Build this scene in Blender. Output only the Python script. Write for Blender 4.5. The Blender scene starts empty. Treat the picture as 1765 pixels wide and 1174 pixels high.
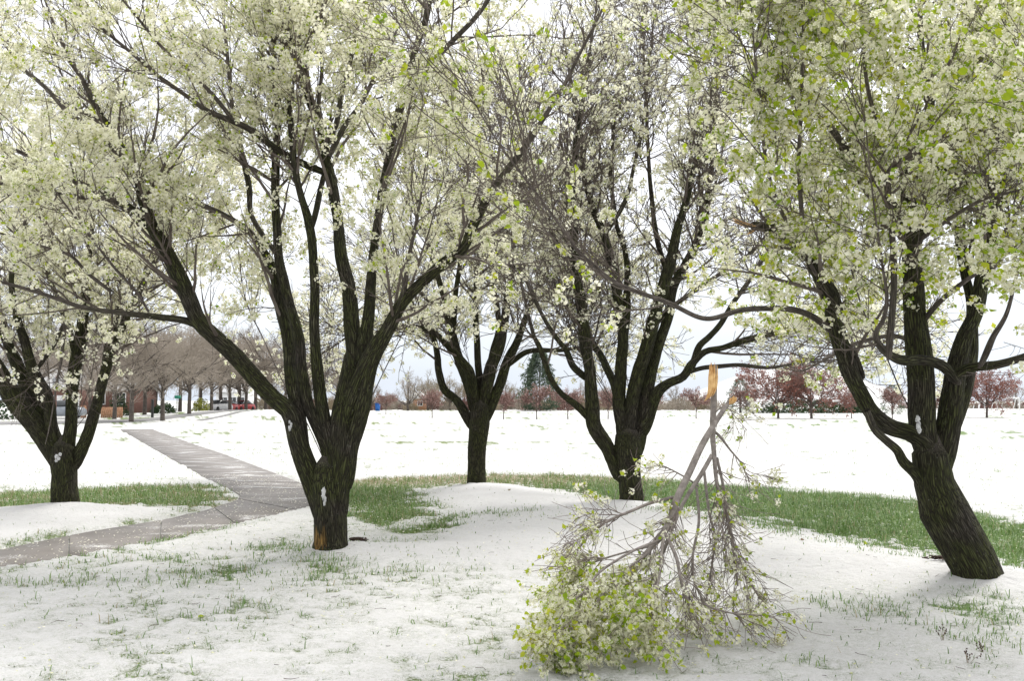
import bpy, math
import numpy as np
from mathutils import Matrix, Vector

sc = bpy.context.scene
rng = np.random.default_rng(11)
TAU = 2 * math.pi

# ------------------------------------------------------------------ camera
F = 1716.0                      # focal length in pixels of the 1765 px wide photograph
EYE = 1.6
TILT = math.atan(103 / F)
cam = bpy.data.cameras.new('camera')
cam.sensor_width = 36.0
cam.lens = 36.0 * F / 1765.0
cam.clip_start = 0.1
cam.clip_end = 6000
camo = bpy.data.objects.new('camera', cam)
sc.collection.objects.link(camo)
camo.location = (0, 0, EYE)
camo.rotation_euler = (math.pi / 2 + TILT, 0, 0)
sc.camera = camo

# ------------------------------------------------------------------ sky and sun
SUN_EL, SUN_AZ = math.radians(52), math.radians(35)      # high, veiled, ahead and to the right
w = bpy.data.worlds.new('World')
sc.world = w
w.use_nodes = True
nt = w.node_tree
for n in list(nt.nodes):
    nt.nodes.remove(n)
N, L = nt.nodes.new, nt.links.new
out = N('ShaderNodeOutputWorld')
bg = N('ShaderNodeBackground'); bg.inputs[1].default_value = 0.1
sky = N('ShaderNodeTexSky'); sky.sky_type = 'NISHITA'; sky.sun_disc = False
sky.sun_elevation = SUN_EL; sky.sun_rotation = SUN_AZ
tc = N('ShaderNodeTexCoord')
sep = N('ShaderNodeSeparateXYZ'); L(tc.outputs['Generated'], sep.inputs[0])
ramp = N('ShaderNodeValToRGB'); L(sep.outputs[2], ramp.inputs[0])
e = ramp.color_ramp.elements
e[0].position = 0.0; e[0].color = (0.56, 0.615, 0.705, 1)
e[1].position = 1.0; e[1].color = (1.25, 1.25, 1.25, 1)
for p, c in ((0.03, (0.60, 0.65, 0.725)), (0.10, (0.74, 0.765, 0.80)), (0.2, (0.86, 0.87, 0.90))):
    q = e.new(p); q.color = (*c, 1)
mp = N('ShaderNodeMapping'); mp.inputs['Scale'].default_value = (1, 1, 3); L(tc.outputs['Generated'], mp.inputs[0])
no = N('ShaderNodeTexNoise'); no.inputs['Scale'].default_value = 2.2; no.inputs['Detail'].default_value = 6; L(mp.outputs[0], no.inputs[0])
mr = N('ShaderNodeMapRange'); mr.inputs[1].default_value = 0.3; mr.inputs[2].default_value = 0.7
mr.inputs[3].default_value = 8.6; mr.inputs[4].default_value = 11.0; L(no.outputs[0], mr.inputs[0])
vm = N('ShaderNodeVectorMath'); vm.operation = 'SCALE'; L(ramp.outputs[0], vm.inputs[0]); L(mr.outputs[0], vm.inputs['Scale'])
mx = N('ShaderNodeMix'); mx.data_type = 'RGBA'; mx.inputs[0].default_value = 0.93
L(sky.outputs[0], mx.inputs[6]); L(vm.outputs[0], mx.inputs[7])
L(mx.outputs[2], bg.inputs[0]); L(bg.outputs[0], out.inputs[0])

sun = bpy.data.lights.new('sun', 'SUN'); sun.energy = 2.4; sun.angle = math.radians(22); sun.color = (1, 0.97, 0.92)
suno = bpy.data.objects.new('sun', sun); sc.collection.objects.link(suno)
sd = Vector((math.sin(SUN_AZ) * math.cos(SUN_EL), math.cos(SUN_AZ) * math.cos(SUN_EL), math.sin(SUN_EL)))
suno.rotation_euler = sd.to_track_quat('Z', 'Y').to_euler()
suno.location = sd * 60

sc.view_settings.view_transform = 'Standard'
sc.view_settings.look = 'None'
sc.view_settings.exposure = 0.64
sc.view_settings.gamma = 1
sc.view_settings.use_curve_mapping = False
sc.render.engine = 'CYCLES'
sc.cycles.max_bounces = 9
sc.cycles.diffuse_bounces = 7
sc.cycles.transmission_bounces = 4
sc.cycles.use_denoising = True

# ------------------------------------------------------------------ helpers
CT, ST = math.cos(TILT), math.sin(TILT)

def ray(px, py):
    dx = (np.asarray(px, float) - 882.5) / F
    dy = (587.0 - np.asarray(py, float)) / F
    return np.stack([dx, CT - dy * ST, ST + dy * CT], -1)

def at(px, py, Y):
    """the place seen at a pixel of the photograph, Y metres ahead"""
    d = ray(px, py)
    return np.array([0, 0, EYE]) + d * (np.asarray(Y, float) / d[..., 1])[..., None]

def gnd(px, py):
    d = ray(px, py)
    return (d * (-EYE / d[..., 2])[..., None])[..., :2]

def proj(P):
    q = P - np.array([0, 0, EYE])
    dep = q[..., 1] * CT + q[..., 2] * ST
    up = -q[..., 1] * ST + q[..., 2] * CT
    dep = np.where(dep < 0.05, 0.05, dep)
    return 882.5 + F * q[..., 0] / dep, 587 - F * up / dep

def hash3(i, j, k, s):
    with np.errstate(over='ignore'):
        h = (i.astype(np.uint32) * np.uint32(374761393) + j.astype(np.uint32) * np.uint32(668265263)
             + k.astype(np.uint32) * np.uint32(2147483647) + np.uint32(s) * np.uint32(1274126177))
        h = (h ^ (h >> np.uint32(13))) * np.uint32(1274126177)
        h = h ^ (h >> np.uint32(16))
    return (h & np.uint32(0xFFFFFF)).astype(float) / 0xFFFFFF

def vnoise(p, s=0):
    p = np.asarray(p, float)
    i = np.floor(p).astype(np.int64)
    f = p - i
    f = f * f * (3 - 2 * f)
    r = 0
    for a in (0, 1):
        for b in (0, 1):
            for c in (0, 1):
                wgt = (f[..., 0] if a else 1 - f[..., 0]) * (f[..., 1] if b else 1 - f[..., 1]) * (f[..., 2] if c else 1 - f[..., 2])
                r = r + wgt * hash3(i[..., 0] + a, i[..., 1] + b, i[..., 2] + c, s)
    return r

def n2(x, y, sc_, s=0, oct=3):
    r, a, t = 0, 1.0, 0
    for o in range(oct):
        r = r + a * vnoise(np.stack([x * sc_, y * sc_, np.full_like(x, 0.5)], -1), s + o); t += a
        a *= 0.55; sc_ = sc_ * 2.1
    return r / t

def smooth(a, b, x):
    t = np.clip((x - a) / (b - a), 0, 1)
    return t * t * (3 - 2 * t)

def sdf(x, y, poly):
    """signed distance to a polygon, positive inside"""
    poly = np.asarray(poly, float)
    d = np.full(x.shape, 1e9); ins = np.zeros(x.shape, bool)
    for a, b in zip(poly, np.roll(poly, -1, 0)):
        ab = b - a
        t = np.clip(((x - a[0]) * ab[0] + (y - a[1]) * ab[1]) / max(ab @ ab, 1e-9), 0, 1)
        d = np.minimum(d, np.hypot(x - a[0] - t * ab[0], y - a[1] - t * ab[1]))
        c = ((a[1] > y) != (b[1] > y))
        with np.errstate(divide='ignore', invalid='ignore'):
            xi = (b[0] - a[0]) * (y - a[1]) / (b[1] - a[1]) + a[0]
        ins ^= c & (x < xi)
    return np.where(ins, d, -d)

def mesh(name, V, Fc, attrs=None, smooth_=False):
    """a mesh from arrays; Fc is (n,3) or (n,4)"""
    V = np.ascontiguousarray(V, np.float32); Fc = np.ascontiguousarray(Fc, np.int32)
    me = bpy.data.meshes.new(name)
    k = Fc.shape[1]
    me.vertices.add(len(V)); me.vertices.foreach_set('co', V.ravel())
    me.loops.add(Fc.size); me.loops.foreach_set('vertex_index', Fc.ravel())
    me.polygons.add(len(Fc)); me.polygons.foreach_set('loop_start', np.arange(0, Fc.size, k, dtype=np.int32))
    if smooth_:
        me.polygons.foreach_set('use_smooth', np.ones(len(Fc), bool))
    for an, (ty, dat) in (attrs or {}).items():
        at_ = me.attributes.new(an, ty, 'POINT')
        at_.data.foreach_set('vector' if ty == 'FLOAT_VECTOR' else 'value', np.ascontiguousarray(dat, np.float32).ravel())
    me.update(calc_edges=True)
    return me

def obj(name, me, mat=None, parent=None, kind=None):
    o = bpy.data.objects.new(name, me)
    sc.collection.objects.link(o)
    if mat and not me.materials:
        me.materials.append(mat)
    if parent:
        o.parent = parent
    if kind:
        o['kind'] = kind
    return o

def thing(name, label, cat, loc=(0, 0, 0), group=None):
    o = bpy.data.objects.new(name, None)
    o.empty_display_size = 0.3
    sc.collection.objects.link(o)
    o.location = [float(v) for v in loc]
    o['label'] = label; o['category'] = cat
    if group:
        o['group'] = group
    return o

def tag(o, label, cat, group=None):
    o['label'] = label; o['category'] = cat
    if group:
        o['group'] = group
    return o

def boxes(lst):
    """boxes ((cx,cy,cz),(sx,sy,sz)[,rotz]) as arrays"""
    V, Q = [], []
    for b in lst:
        c, s = np.array(b[0], float), np.array(b[1], float) / 2
        v = np.array([[x, y, z] for x in (-1, 1) for y in (-1, 1) for z in (-1, 1)]) * s
        if len(b) > 2:
            ca, sa = math.cos(b[2]), math.sin(b[2])
            v = v @ np.array([[ca, sa, 0], [-sa, ca, 0], [0, 0, 1]])
        n = 8 * len(V)
        V.append(v + c)
        Q.append(np.array([[0, 1, 3, 2], [4, 6, 7, 5], [0, 4, 5, 1], [2, 3, 7, 6], [0, 2, 6, 4], [1, 5, 7, 3]]) + n)
    return np.concatenate(V), np.concatenate(Q)

def norm(v):
    return v / np.maximum(np.linalg.norm(v, axis=-1, keepdims=True), 1e-9)

def tubes(P, R, sides):
    """many tubes at once; P (K,S,3), R (K,S)"""
    K, S = R.shape
    T = np.empty_like(P)
    T[:, 1:-1] = P[:, 2:] - P[:, :-2]; T[:, 0] = P[:, 1] - P[:, 0]; T[:, -1] = P[:, -1] - P[:, -2]
    T = norm(T)
    ref = np.where(np.abs(T[:, :1, 1:2]) < 0.8, np.array([[[0., 1, 0]]]), np.array([[[1., 0, 0]]]))
    U = norm(ref - T * (T * ref).sum(-1, keepdims=True)); W = np.cross(T, U)
    a = np.arange(sides) * TAU / sides
    V = P[:, :, None] + R[:, :, None, None] * (U[:, :, None] * np.cos(a)[:, None] + W[:, :, None] * np.sin(a)[:, None])
    base = (np.arange(K) * S * sides)[:, None, None] + (np.arange(S - 1) * sides)[None, :, None]
    i = np.arange(sides)[None, None]; j = (np.arange(sides) + 1)[None, None] % sides
    Q = np.stack([base + i, base + j, base + sides + j, base + sides + i], -1).reshape(-1, 4)
    return V.reshape(-1, 3), Q

def join(parts):
    V, Q, n = [], [], 0
    for v, q in parts:
        V.append(v); Q.append(q + n); n += len(v)
    return np.concatenate(V), np.concatenate(Q)

def instances(bv, bf, M, T):
    """copies of one small mesh: M (K,3,3), T (K,3)"""
    K = len(T)
    V = (np.einsum('kij,nj->kni', M, bv) + T[:, None]).reshape(-1, 3)
    Fc = (bf[None] + (np.arange(K) * len(bv))[:, None, None]).reshape(-1, bf.shape[1])
    return V, Fc

def rot_to(Z, spin):
    """rotation matrices whose z axis is Z, spun about it"""
    Z = norm(Z)
    ref = np.where(np.abs(Z[:, 2:3]) < 0.9, np.array([[0., 0, 1]]), np.array([[1., 0, 0]]))
    X = norm(np.cross(ref, Z)); Y = np.cross(Z, X)
    c, s = np.cos(spin)[:, None], np.sin(spin)[:, None]
    return np.stack([X * c + Y * s, -X * s + Y * c, Z], -1)

def catmull(P, n):
    P = np.asarray(P, float)
    k = len(P)
    Q = np.concatenate([[2 * P[0] - P[1]], P, [2 * P[-1] - P[-2]]])
    t = np.linspace(0, k - 1 - 1e-6, n); i = t.astype(int); f = (t - i)[:, None]
    a, b, c, d = Q[i], Q[i + 1], Q[i + 2], Q[i + 3]
    return 0.5 * (2 * b + (c - a) * f + (2 * a - 5 * b + 4 * c - d) * f ** 2 + (3 * b - a - 3 * c + d) * f ** 3)

# ------------------------------------------------------------------ materials
def newmat(name):
    m = bpy.data.materials.new(name); m.use_nodes = True
    t = m.node_tree
    return m, t, t.nodes['Principled BSDF'], t.nodes.new, t.links.new

def attr(Nn, name):
    a = Nn('ShaderNodeAttribute'); a.attribute_name = name
    return a

def noise(Nn, Ln, vec, scale, detail=4, rough=0.55):
    x = Nn('ShaderNodeTexNoise'); x.inputs['Scale'].default_value = scale
    x.inputs['Detail'].default_value = detail; x.inputs['Roughness'].default_value = rough
    if vec is not None:
        Ln(vec, x.inputs['Vector'])
    return x.outputs['Fac']

def cramp(Nn, Ln, fac, stops):
    r = Nn('ShaderNodeValToRGB'); Ln(fac, r.inputs[0])
    el = r.color_ramp.elements
    el[0].position, el[0].color = stops[0][0], (*stops[0][1], 1)
    el[1].position, el[1].color = stops[-1][0], (*stops[-1][1], 1)
    for p, c in stops[1:-1]:
        q = el.new(p); q.color = (*c, 1)
    return r.outputs[0]

def mixc(Nn, Ln, fac, a, b):
    m = Nn('ShaderNodeMix'); m.data_type = 'RGBA'
    for s, v in ((m.inputs[0], fac), (m.inputs[6], a), (m.inputs[7], b)):
        if isinstance(v, (int, float)): s.default_value = v
        elif isinstance(v, tuple): s.default_value = (*v, 1)
        else: Ln(v, s)
    return m.outputs[2]

def math_(Nn, Ln, op, a, b=None, clamp=False):
    m = Nn('ShaderNodeMath'); m.operation = op; m.use_clamp = clamp
    for s, v in ((m.inputs[0], a), (m.inputs[1], b)):
        if v is None: continue
        if isinstance(v, (int, float)): s.default_value = v
        else: Ln(v, s)
    return m.outputs[0]

def maprange(Nn, Ln, x, a, b, c=0.0, d=1.0):
    m = Nn('ShaderNodeMapRange'); Ln(x, m.inputs[0])
    for i, v in enumerate((a, b, c, d)):
        m.inputs[i + 1].default_value = v
    return m.outputs[0]

def bump(Nn, Ln, h, strength, dist, bs):
    b = Nn('ShaderNodeBump'); b.inputs['Strength'].default_value = strength; b.inputs['Distance'].default_value = dist
    Ln(h, b.inputs['Height']); Ln(b.outputs[0], bs.inputs['Normal'])

def geopos(Nn):
    return Nn('ShaderNodeNewGeometry').outputs['Position']

def bark_material():
    m, t, bs, Nn, Ln = newmat('pear_bark')
    v = attr(Nn, 'tc').outputs['Vector']; age = attr(Nn, 'age').outputs['Fac']; bare = attr(Nn, 'bare').outputs['Fac']
    fine = noise(Nn, Ln, v, 70, 5, 0.65); mid = noise(Nn, Ln, v, 22, 4); big = noise(Nn, Ln, v, 9, 5)
    wn = Nn('ShaderNodeTexNoise'); wn.inputs['Scale'].default_value = 14; Ln(v, wn.inputs['Vector'])
    wv = Nn('ShaderNodeVectorMath'); wv.operation = 'MULTIPLY_ADD'; Ln(wn.outputs['Color'], wv.inputs[0]); wv.inputs[1].default_value = (0.05, 0.05, 0.05); Ln(v, wv.inputs[2])
    vo = Nn('ShaderNodeTexVoronoi'); vo.feature = 'DISTANCE_TO_EDGE'; vo.inputs['Scale'].default_value = 66; Ln(wv.outputs[0], vo.inputs['Vector'])
    ridge = maprange(Nn, Ln, vo.outputs['Distance'], 0.02, 0.26)
    pos = geopos(Nn)
    patch = noise(Nn, Ln, pos, 2.6, 5); spots = noise(Nn, Ln, pos, 42, 3)
    plate = cramp(Nn, Ln, fine, [(0.28, (0.030, 0.026, 0.020)), (0.52, (0.070, 0.061, 0.047)), (0.78, (0.14, 0.124, 0.10))])
    moss = cramp(Nn, Ln, fine, [(0.3, (0.030, 0.036, 0.011)), (0.75, (0.098, 0.107, 0.036))])
    plate = mixc(Nn, Ln, math_(Nn, Ln, 'MULTIPLY', maprange(Nn, Ln, patch, 0.34, 0.54), 0.9), plate, moss)
    dark = mixc(Nn, Ln, maprange(Nn, Ln, ridge, 0.0, 0.6), (0.018, 0.015, 0.010), plate)
    dark = mixc(Nn, Ln, math_(Nn, Ln, 'MULTIPLY', maprange(Nn, Ln, spots, 0.66, 0.72), 0.4), dark, (0.24, 0.25, 0.20))
    young = cramp(Nn, Ln, fine, [(0.25, (0.11, 0.090, 0.080)), (0.7, (0.25, 0.215, 0.195))])
    young = mixc(Nn, Ln, maprange(Nn, Ln, big, 0.5, 0.7, 0, 0.6), young, (0.06, 0.05, 0.04))
    col = mixc(Nn, Ln, age, young, dark)
    wood = cramp(Nn, Ln, fine, [(0.3, (0.20, 0.10, 0.025)), (0.7, (0.46, 0.29, 0.09))])
    bm = math_(Nn, Ln, 'ADD', bare, math_(Nn, Ln, 'MULTIPLY', math_(Nn, Ln, 'SUBTRACT', mid, 0.5), 1.5))
    col = mixc(Nn, Ln, math_(Nn, Ln, 'MULTIPLY', maprange(Nn, Ln, bm, 0.40, 0.62), maprange(Nn, Ln, ridge, 0.0, 0.5, 0.25, 0.9)), col, wood)
    Ln(col, bs.inputs['Base Color']); bs.inputs['Roughness'].default_value = 0.85
    bs.inputs['Specular IOR Level'].default_value = 0.2
    h = math_(Nn, Ln, 'ADD', ridge, math_(Nn, Ln, 'MULTIPLY', fine, 0.5))
    bump(Nn, Ln, h, 1.0, 0.025, bs)
    return m

def simple_noise_mat(name, stops, scale, rough=0.8, detail=4, bumpd=0.0, spec=0.3):
    m, t, bs, Nn, Ln = newmat(name)
    f = noise(Nn, Ln, geopos(Nn), scale, detail)
    Ln(cramp(Nn, Ln, f, stops), bs.inputs['Base Color'])
    bs.inputs['Roughness'].default_value = rough; bs.inputs['Specular IOR Level'].default_value = spec
    if bumpd:
        bump(Nn, Ln, f, 0.6, bumpd, bs)
    return m

def thin_mat(name, stops, scale, trans=0.35, ctr=None, rough=0.6):
    """petal or leaf: a diffuse face that also lets light through"""
    m, t, bs, Nn, Ln = newmat(name)
    f = noise(Nn, Ln, geopos(Nn), scale, 3)
    col = cramp(Nn, Ln, f, stops)
    if ctr:
        col = mixc(Nn, Ln, attr(Nn, 'ctr').outputs['Fac'], col, ctr)
    Ln(col, bs.inputs['Base Color']); bs.inputs['Roughness'].default_value = rough
    bs.inputs['Specular IOR Level'].default_value = 0.2
    tr = Nn('ShaderNodeBsdfTranslucent'); Ln(col, tr.inputs[0])
    ms = Nn('ShaderNodeMixShader'); ms.inputs[0].default_value = trans
    Ln(bs.outputs[0], ms.inputs[1]); Ln(tr.outputs[0], ms.inputs[2])
    Ln(ms.outputs[0], t.nodes['Material Output'].inputs[0])
    return m

M = {}
M['bark'] = bark_material()
M['twig'] = simple_noise_mat('pear_twig', [(0.3, (0.065, 0.050, 0.041)), (0.7, (0.155, 0.130, 0.112))], 6)
M['petal'] = thin_mat('pear_petal', [(0.3, (0.90, 0.875, 0.72)), (0.7, (0.945, 0.93, 0.82))], 9, 0.5, (0.42, 0.44, 0.12))
M['leaf'] = thin_mat('pear_leaf', [(0.3, (0.20, 0.33, 0.018)), (0.5, (0.36, 0.46, 0.025)), (0.72, (0.52, 0.50, 0.05))], 5, 0.45, rough=0.4)
M['grey_limb'] = simple_noise_mat('young_bark', [(0.3, (0.13, 0.110, 0.098)), (0.5, (0.22, 0.192, 0.172)), (0.7, (0.32, 0.285, 0.26))], 26, 0.7, 5, 0.006)
M['young_twig'] = simple_noise_mat('young_twig', [(0.3, (0.13, 0.10, 0.088)), (0.7, (0.29, 0.25, 0.225))], 9)
M['torn'] = simple_noise_mat('torn_wood', [(0.3, (0.46, 0.24, 0.08)), (0.7, (0.74, 0.50, 0.23))], 30, 0.7, 5, 0.004)
M['snow'] = simple_noise_mat('snow_lump', [(0.3, (0.58, 0.58, 0.585)), (0.7, (0.66, 0.66, 0.66))], 30, 0.7, 3, 0.01)
M['grey_twig'] = simple_noise_mat('bare_twig', [(0.3, (0.25, 0.215, 0.175)), (0.7, (0.39, 0.34, 0.285))], 0.6)
M['grey_bark'] = simple_noise_mat('bare_bark', [(0.3, (0.06, 0.05, 0.042)), (0.7, (0.13, 0.11, 0.095))], 5)
M['tan_twig'] = simple_noise_mat('tan_twig', [(0.3, (0.22, 0.18, 0.12)), (0.7, (0.36, 0.31, 0.22))], 0.6)
M['red_bud'] = thin_mat('red_bud', [(0.3, (0.20, 0.085, 0.065)), (0.7, (0.33, 0.155, 0.12))], 0.9, 0.3)
M['red_twig'] = simple_noise_mat('red_twig', [(0.3, (0.14, 0.075, 0.065)), (0.7, (0.24, 0.14, 0.12))], 0.9)
M['pink_bud'] = thin_mat('pink_bud', [(0.3, (0.30, 0.19, 0.165)), (0.7, (0.44, 0.30, 0.26))], 0.9, 0.3)
M['needle'] = simple_noise_mat('needle', [(0.3, (0.05, 0.08, 0.05)), (0.7, (0.13, 0.165, 0.105))], 1.2)
M['hedge'] = simple_noise_mat('hedge_leaf', [(0.3, (0.022, 0.045, 0.020)), (0.7, (0.07, 0.11, 0.045))], 2)
M['yellow_bush'] = simple_noise_mat('yellow_bush', [(0.3, (0.20, 0.22, 0.04)), (0.7, (0.38, 0.38, 0.08))], 2)
M['brick'] = simple_noise_mat('red_brick', [(0.3, (0.11, 0.058, 0.045)), (0.7, (0.19, 0.10, 0.08))], 8)
M['cedar'] = simple_noise_mat('cedar_board', [(0.3, (0.34, 0.17, 0.09)), (0.7, (0.52, 0.30, 0.19))], 6)
M['white_paint'] = simple_noise_mat('white_paint', [(0.3, (0.70, 0.70, 0.70)), (0.7, (0.80, 0.80, 0.80))], 4, 0.5)
M['glass'] = simple_noise_mat('dark_glass', [(0.3, (0.02, 0.022, 0.025)), (0.7, (0.05, 0.055, 0.06))], 2, 0.12, 2, 0, 0.6)
M['black_metal'] = simple_noise_mat('black_metal', [(0.3, (0.02, 0.02, 0.02)), (0.7, (0.05, 0.05, 0.05))], 6, 0.5)
M['rust_metal'] = simple_noise_mat('rust_metal', [(0.3, (0.12, 0.06, 0.05)), (0.7, (0.2, 0.11, 0.09))], 6, 0.6)
M['grey_metal'] = simple_noise_mat('grey_metal', [(0.3, (0.22, 0.23, 0.24)), (0.7, (0.36, 0.36, 0.37))], 6, 0.45)
M['sign_green'] = simple_noise_mat('sign_green', [(0.3, (0.01, 0.16, 0.10)), (0.7, (0.015, 0.22, 0.14))], 6, 0.4)
M['blue_plastic'] = simple_noise_mat('blue_plastic', [(0.3, (0.02, 0.10, 0.34)), (0.7, (0.03, 0.15, 0.45))], 4, 0.4)
M['car_white'] = simple_noise_mat('car_white', [(0.3, (0.65, 0.66, 0.68)), (0.7, (0.75, 0.75, 0.76))], 2, 0.25)
M['car_red'] = simple_noise_mat('car_red', [(0.3, (0.32, 0.03, 0.03)), (0.7, (0.42, 0.05, 0.05))], 2, 0.25)
M['car_grey'] = simple_noise_mat('car_grey', [(0.3, (0.20, 0.22, 0.25)), (0.7, (0.3, 0.32, 0.35))], 2, 0.25)
M['tyre'] = simple_noise_mat('tyre', [(0.3, (0.015, 0.015, 0.015)), (0.7, (0.03, 0.03, 0.03))], 9)
M['mulch'] = simple_noise_mat('mulch', [(0.3, (0.035, 0.022, 0.018)), (0.7, (0.10, 0.065, 0.05))], 25)
M['dead_leaf'] = simple_noise_mat('dead_leaf', [(0.3, (0.12, 0.085, 0.05)), (0.7, (0.24, 0.18, 0.10))], 25)
M['asphalt'] = simple_noise_mat('wet_asphalt', [(0.3, (0.14, 0.135, 0.135)), (0.7, (0.24, 0.235, 0.235))], 0.8, 0.6)

def concrete_mat():
    m, t, bs, Nn, Ln = newmat('path_concrete')
    p = geopos(Nn)
    base = cramp(Nn, Ln, noise(Nn, Ln, p, 2.2, 6), [(0.3, (0.125, 0.110, 0.098)), (0.55, (0.17, 0.152, 0.137)), (0.75, (0.225, 0.205, 0.187))])
    grit = noise(Nn, Ln, p, 140, 3)
    base = mixc(Nn, Ln, maprange(Nn, Ln, grit, 0.3, 0.7, 0, 0.35), base, (0.10, 0.09, 0.085))
    # thin crusts of snow and slush left on the concrete
    mp_ = Nn('ShaderNodeMapping'); mp_.inputs['Scale'].default_value = (0.8, 1.1, 1); Ln(p, mp_.inputs[0])
    f = math_(Nn, Ln, 'ADD', math_(Nn, Ln, 'MULTIPLY', noise(Nn, Ln, mp_.outputs[0], 1.6, 3), 0.75), math_(Nn, Ln, 'MULTIPLY', noise(Nn, Ln, p, 34, 4, 0.7), 0.55))
    base = mixc(Nn, Ln, maprange(Nn, Ln, f, 0.73, 0.82, 0, 0.7), base, (0.72, 0.72, 0.72))
    Ln(base, bs.inputs['Base Color']); bs.inputs['Roughness'].default_value = 0.6
    bump(Nn, Ln, grit, 0.4, 0.004, bs)
    return m
M['concrete'] = concrete_mat()

def ground_mat():
    m, t, bs, Nn, Ln = newmat('snowy_lawn')
    p = geopos(Nn)
    snow = attr(Nn, 'snow').outputs['Fac']; green = attr(Nn, 'green').outputs['Fac']
    n1 = noise(Nn, Ln, p, 70, 5, 0.7); n2_ = noise(Nn, Ln, p, 11, 5, 0.65); n3 = noise(Nn, Ln, p, 1.4, 4)
    lawn = cramp(Nn, Ln, n1, [(0.25, (0.035, 0.06, 0.014)), (0.5, (0.09, 0.155, 0.035)), (0.75, (0.18, 0.25, 0.07))])
    straw = cramp(Nn, Ln, n1, [(0.25, (0.09, 0.065, 0.035)), (0.5, (0.22, 0.17, 0.10)), (0.75, (0.42, 0.38, 0.27))])
    soil = mixc(Nn, Ln, green, straw, lawn)
    vo = Nn('ShaderNodeTexVoronoi'); vo.inputs['Scale'].default_value = 22; Ln(p, vo.inputs['Vector'])
    dots = math_(Nn, Ln, 'MULTIPLY', maprange(Nn, Ln, vo.outputs['Distance'], 0.28, 0.16), maprange(Nn, Ln, n2_, 0.42, 0.6))
    soil = mixc(Nn, Ln, math_(Nn, Ln, 'MULTIPLY', dots, 0.7), soil, (0.66, 0.64, 0.56))
    sn = cramp(Nn, Ln, n3, [(0.3, (0.58, 0.572, 0.570)), (0.7, (0.64, 0.632, 0.630))])
    n4 = noise(Nn, Ln, p, 130, 3, 0.75); n5 = noise(Nn, Ln, p, 28, 4, 0.7)
    thin = math_(Nn, Ln, 'MULTIPLY', math_(Nn, Ln, 'MULTIPLY', maprange(Nn, Ln, n4, 0.44, 0.60), maprange(Nn, Ln, n5, 0.36, 0.56)), maprange(Nn, Ln, snow, 0.96, 0.70))
    sn = mixc(Nn, Ln, math_(Nn, Ln, 'MULTIPLY', thin, 0.85), sn, (0.25, 0.275, 0.20))
    jit = math_(Nn, Ln, 'ADD', math_(Nn, Ln, 'MULTIPLY', math_(Nn, Ln, 'SUBTRACT', n1, 0.5), 1.0),
                math_(Nn, Ln, 'MULTIPLY', math_(Nn, Ln, 'SUBTRACT', n2_, 0.5), 0.9))
    s = math_(Nn, Ln, 'ADD', snow, jit)
    col = mixc(Nn, Ln, maprange(Nn, Ln, s, 0.36, 0.60), soil, sn)
    Ln(col, bs.inputs['Base Color']); bs.inputs['Roughness'].default_value = 0.8
    bs.inputs['Specular IOR Level'].default_value = 0.2
    vp = Nn('ShaderNodeTexVoronoi'); vp.feature = 'SMOOTH_F1'; vp.inputs['Scale'].default_value = 8; Ln(p, vp.inputs['Vector'])
    h = math_(Nn, Ln, 'ADD', math_(Nn, Ln, 'ADD', math_(Nn, Ln, 'MULTIPLY', n1, 0.5), n2_), math_(Nn, Ln, 'MULTIPLY', maprange(Nn, Ln, vp.outputs['Distance'], 0.05, 0.35), 0.35))
    bump(Nn, Ln, h, 0.85, 0.035, bs)
    return m
M['ground'] = ground_mat()

def blade_mat():
    m, t, bs, Nn, Ln = newmat('grass_blade')
    r = attr(Nn, 'rnd').outputs['Fac']
    col = cramp(Nn, Ln, r, [(0.0, (0.08, 0.145, 0.035)), (0.5, (0.135, 0.25, 0.055)), (0.86, (0.23, 0.31, 0.10)), (0.93, (0.30, 0.26, 0.13)), (1.0, (0.36, 0.31, 0.18))])
    Ln(col, bs.inputs['Base Color']); bs.inputs['Roughness'].default_value = 0.5
    tr = Nn('ShaderNodeBsdfTranslucent'); Ln(col, tr.inputs[0])
    ms = Nn('ShaderNodeMixShader'); ms.inputs[0].default_value = 0.3
    Ln(bs.outputs[0], ms.inputs[1]); Ln(tr.outputs[0], ms.inputs[2])
    Ln(ms.outputs[0], t.nodes['Material Output'].inputs[0])
    return m
M['blade'] = blade_mat()

# ------------------------------------------------------------------ the ground
def gp(*pts):
    a = np.array(pts, float)
    return gnd(a[:, 0], a[:, 1])

PATH_L = gp((-330, 1012), (-60, 960), (0, 948), (150, 918), (300, 893), (380, 872), (413, 857), (400, 845), (360, 828), (300, 795), (250, 765), (205, 740))
PATH_R = gp((-330, 1050), (-60, 992), (0, 980), (150, 955), (300, 925), (430, 900), (530, 876), (550, 850), (515, 832), (430, 801), (345, 770), (262, 740))
PATH_POLY = np.concatenate([PATH_L, PATH_R[::-1]])
BAND = gp((520, 834), (600, 827), (720, 820), (830, 817), (960, 818), (1080, 824), (1180, 830), (1260, 838), (1400, 848), (1500, 855), (1600, 868), (1700, 890), (1800, 905), (1960, 925),
          (1960, 1010), (1800, 985), (1700, 972), (1600, 958), (1500, 935), (1420, 922), (1330, 903), (1240, 888), (1150, 876), (1087, 872), (1020, 862), (950, 848), (890, 838), (800, 841), (745, 846),
          (720, 862), (765, 880), (775, 905), (740, 930), (640, 935), (605, 932), (540, 945), (470, 948), (400, 965), (440, 945), (540, 915), (560, 880))
BAND_L = gp((-300, 862), (0, 849), (120, 843), (250, 838), (370, 837), (398, 845), (411, 857), (385, 868), (330, 878), (250, 876), (140, 874), (0, 878), (-300, 900))
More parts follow.
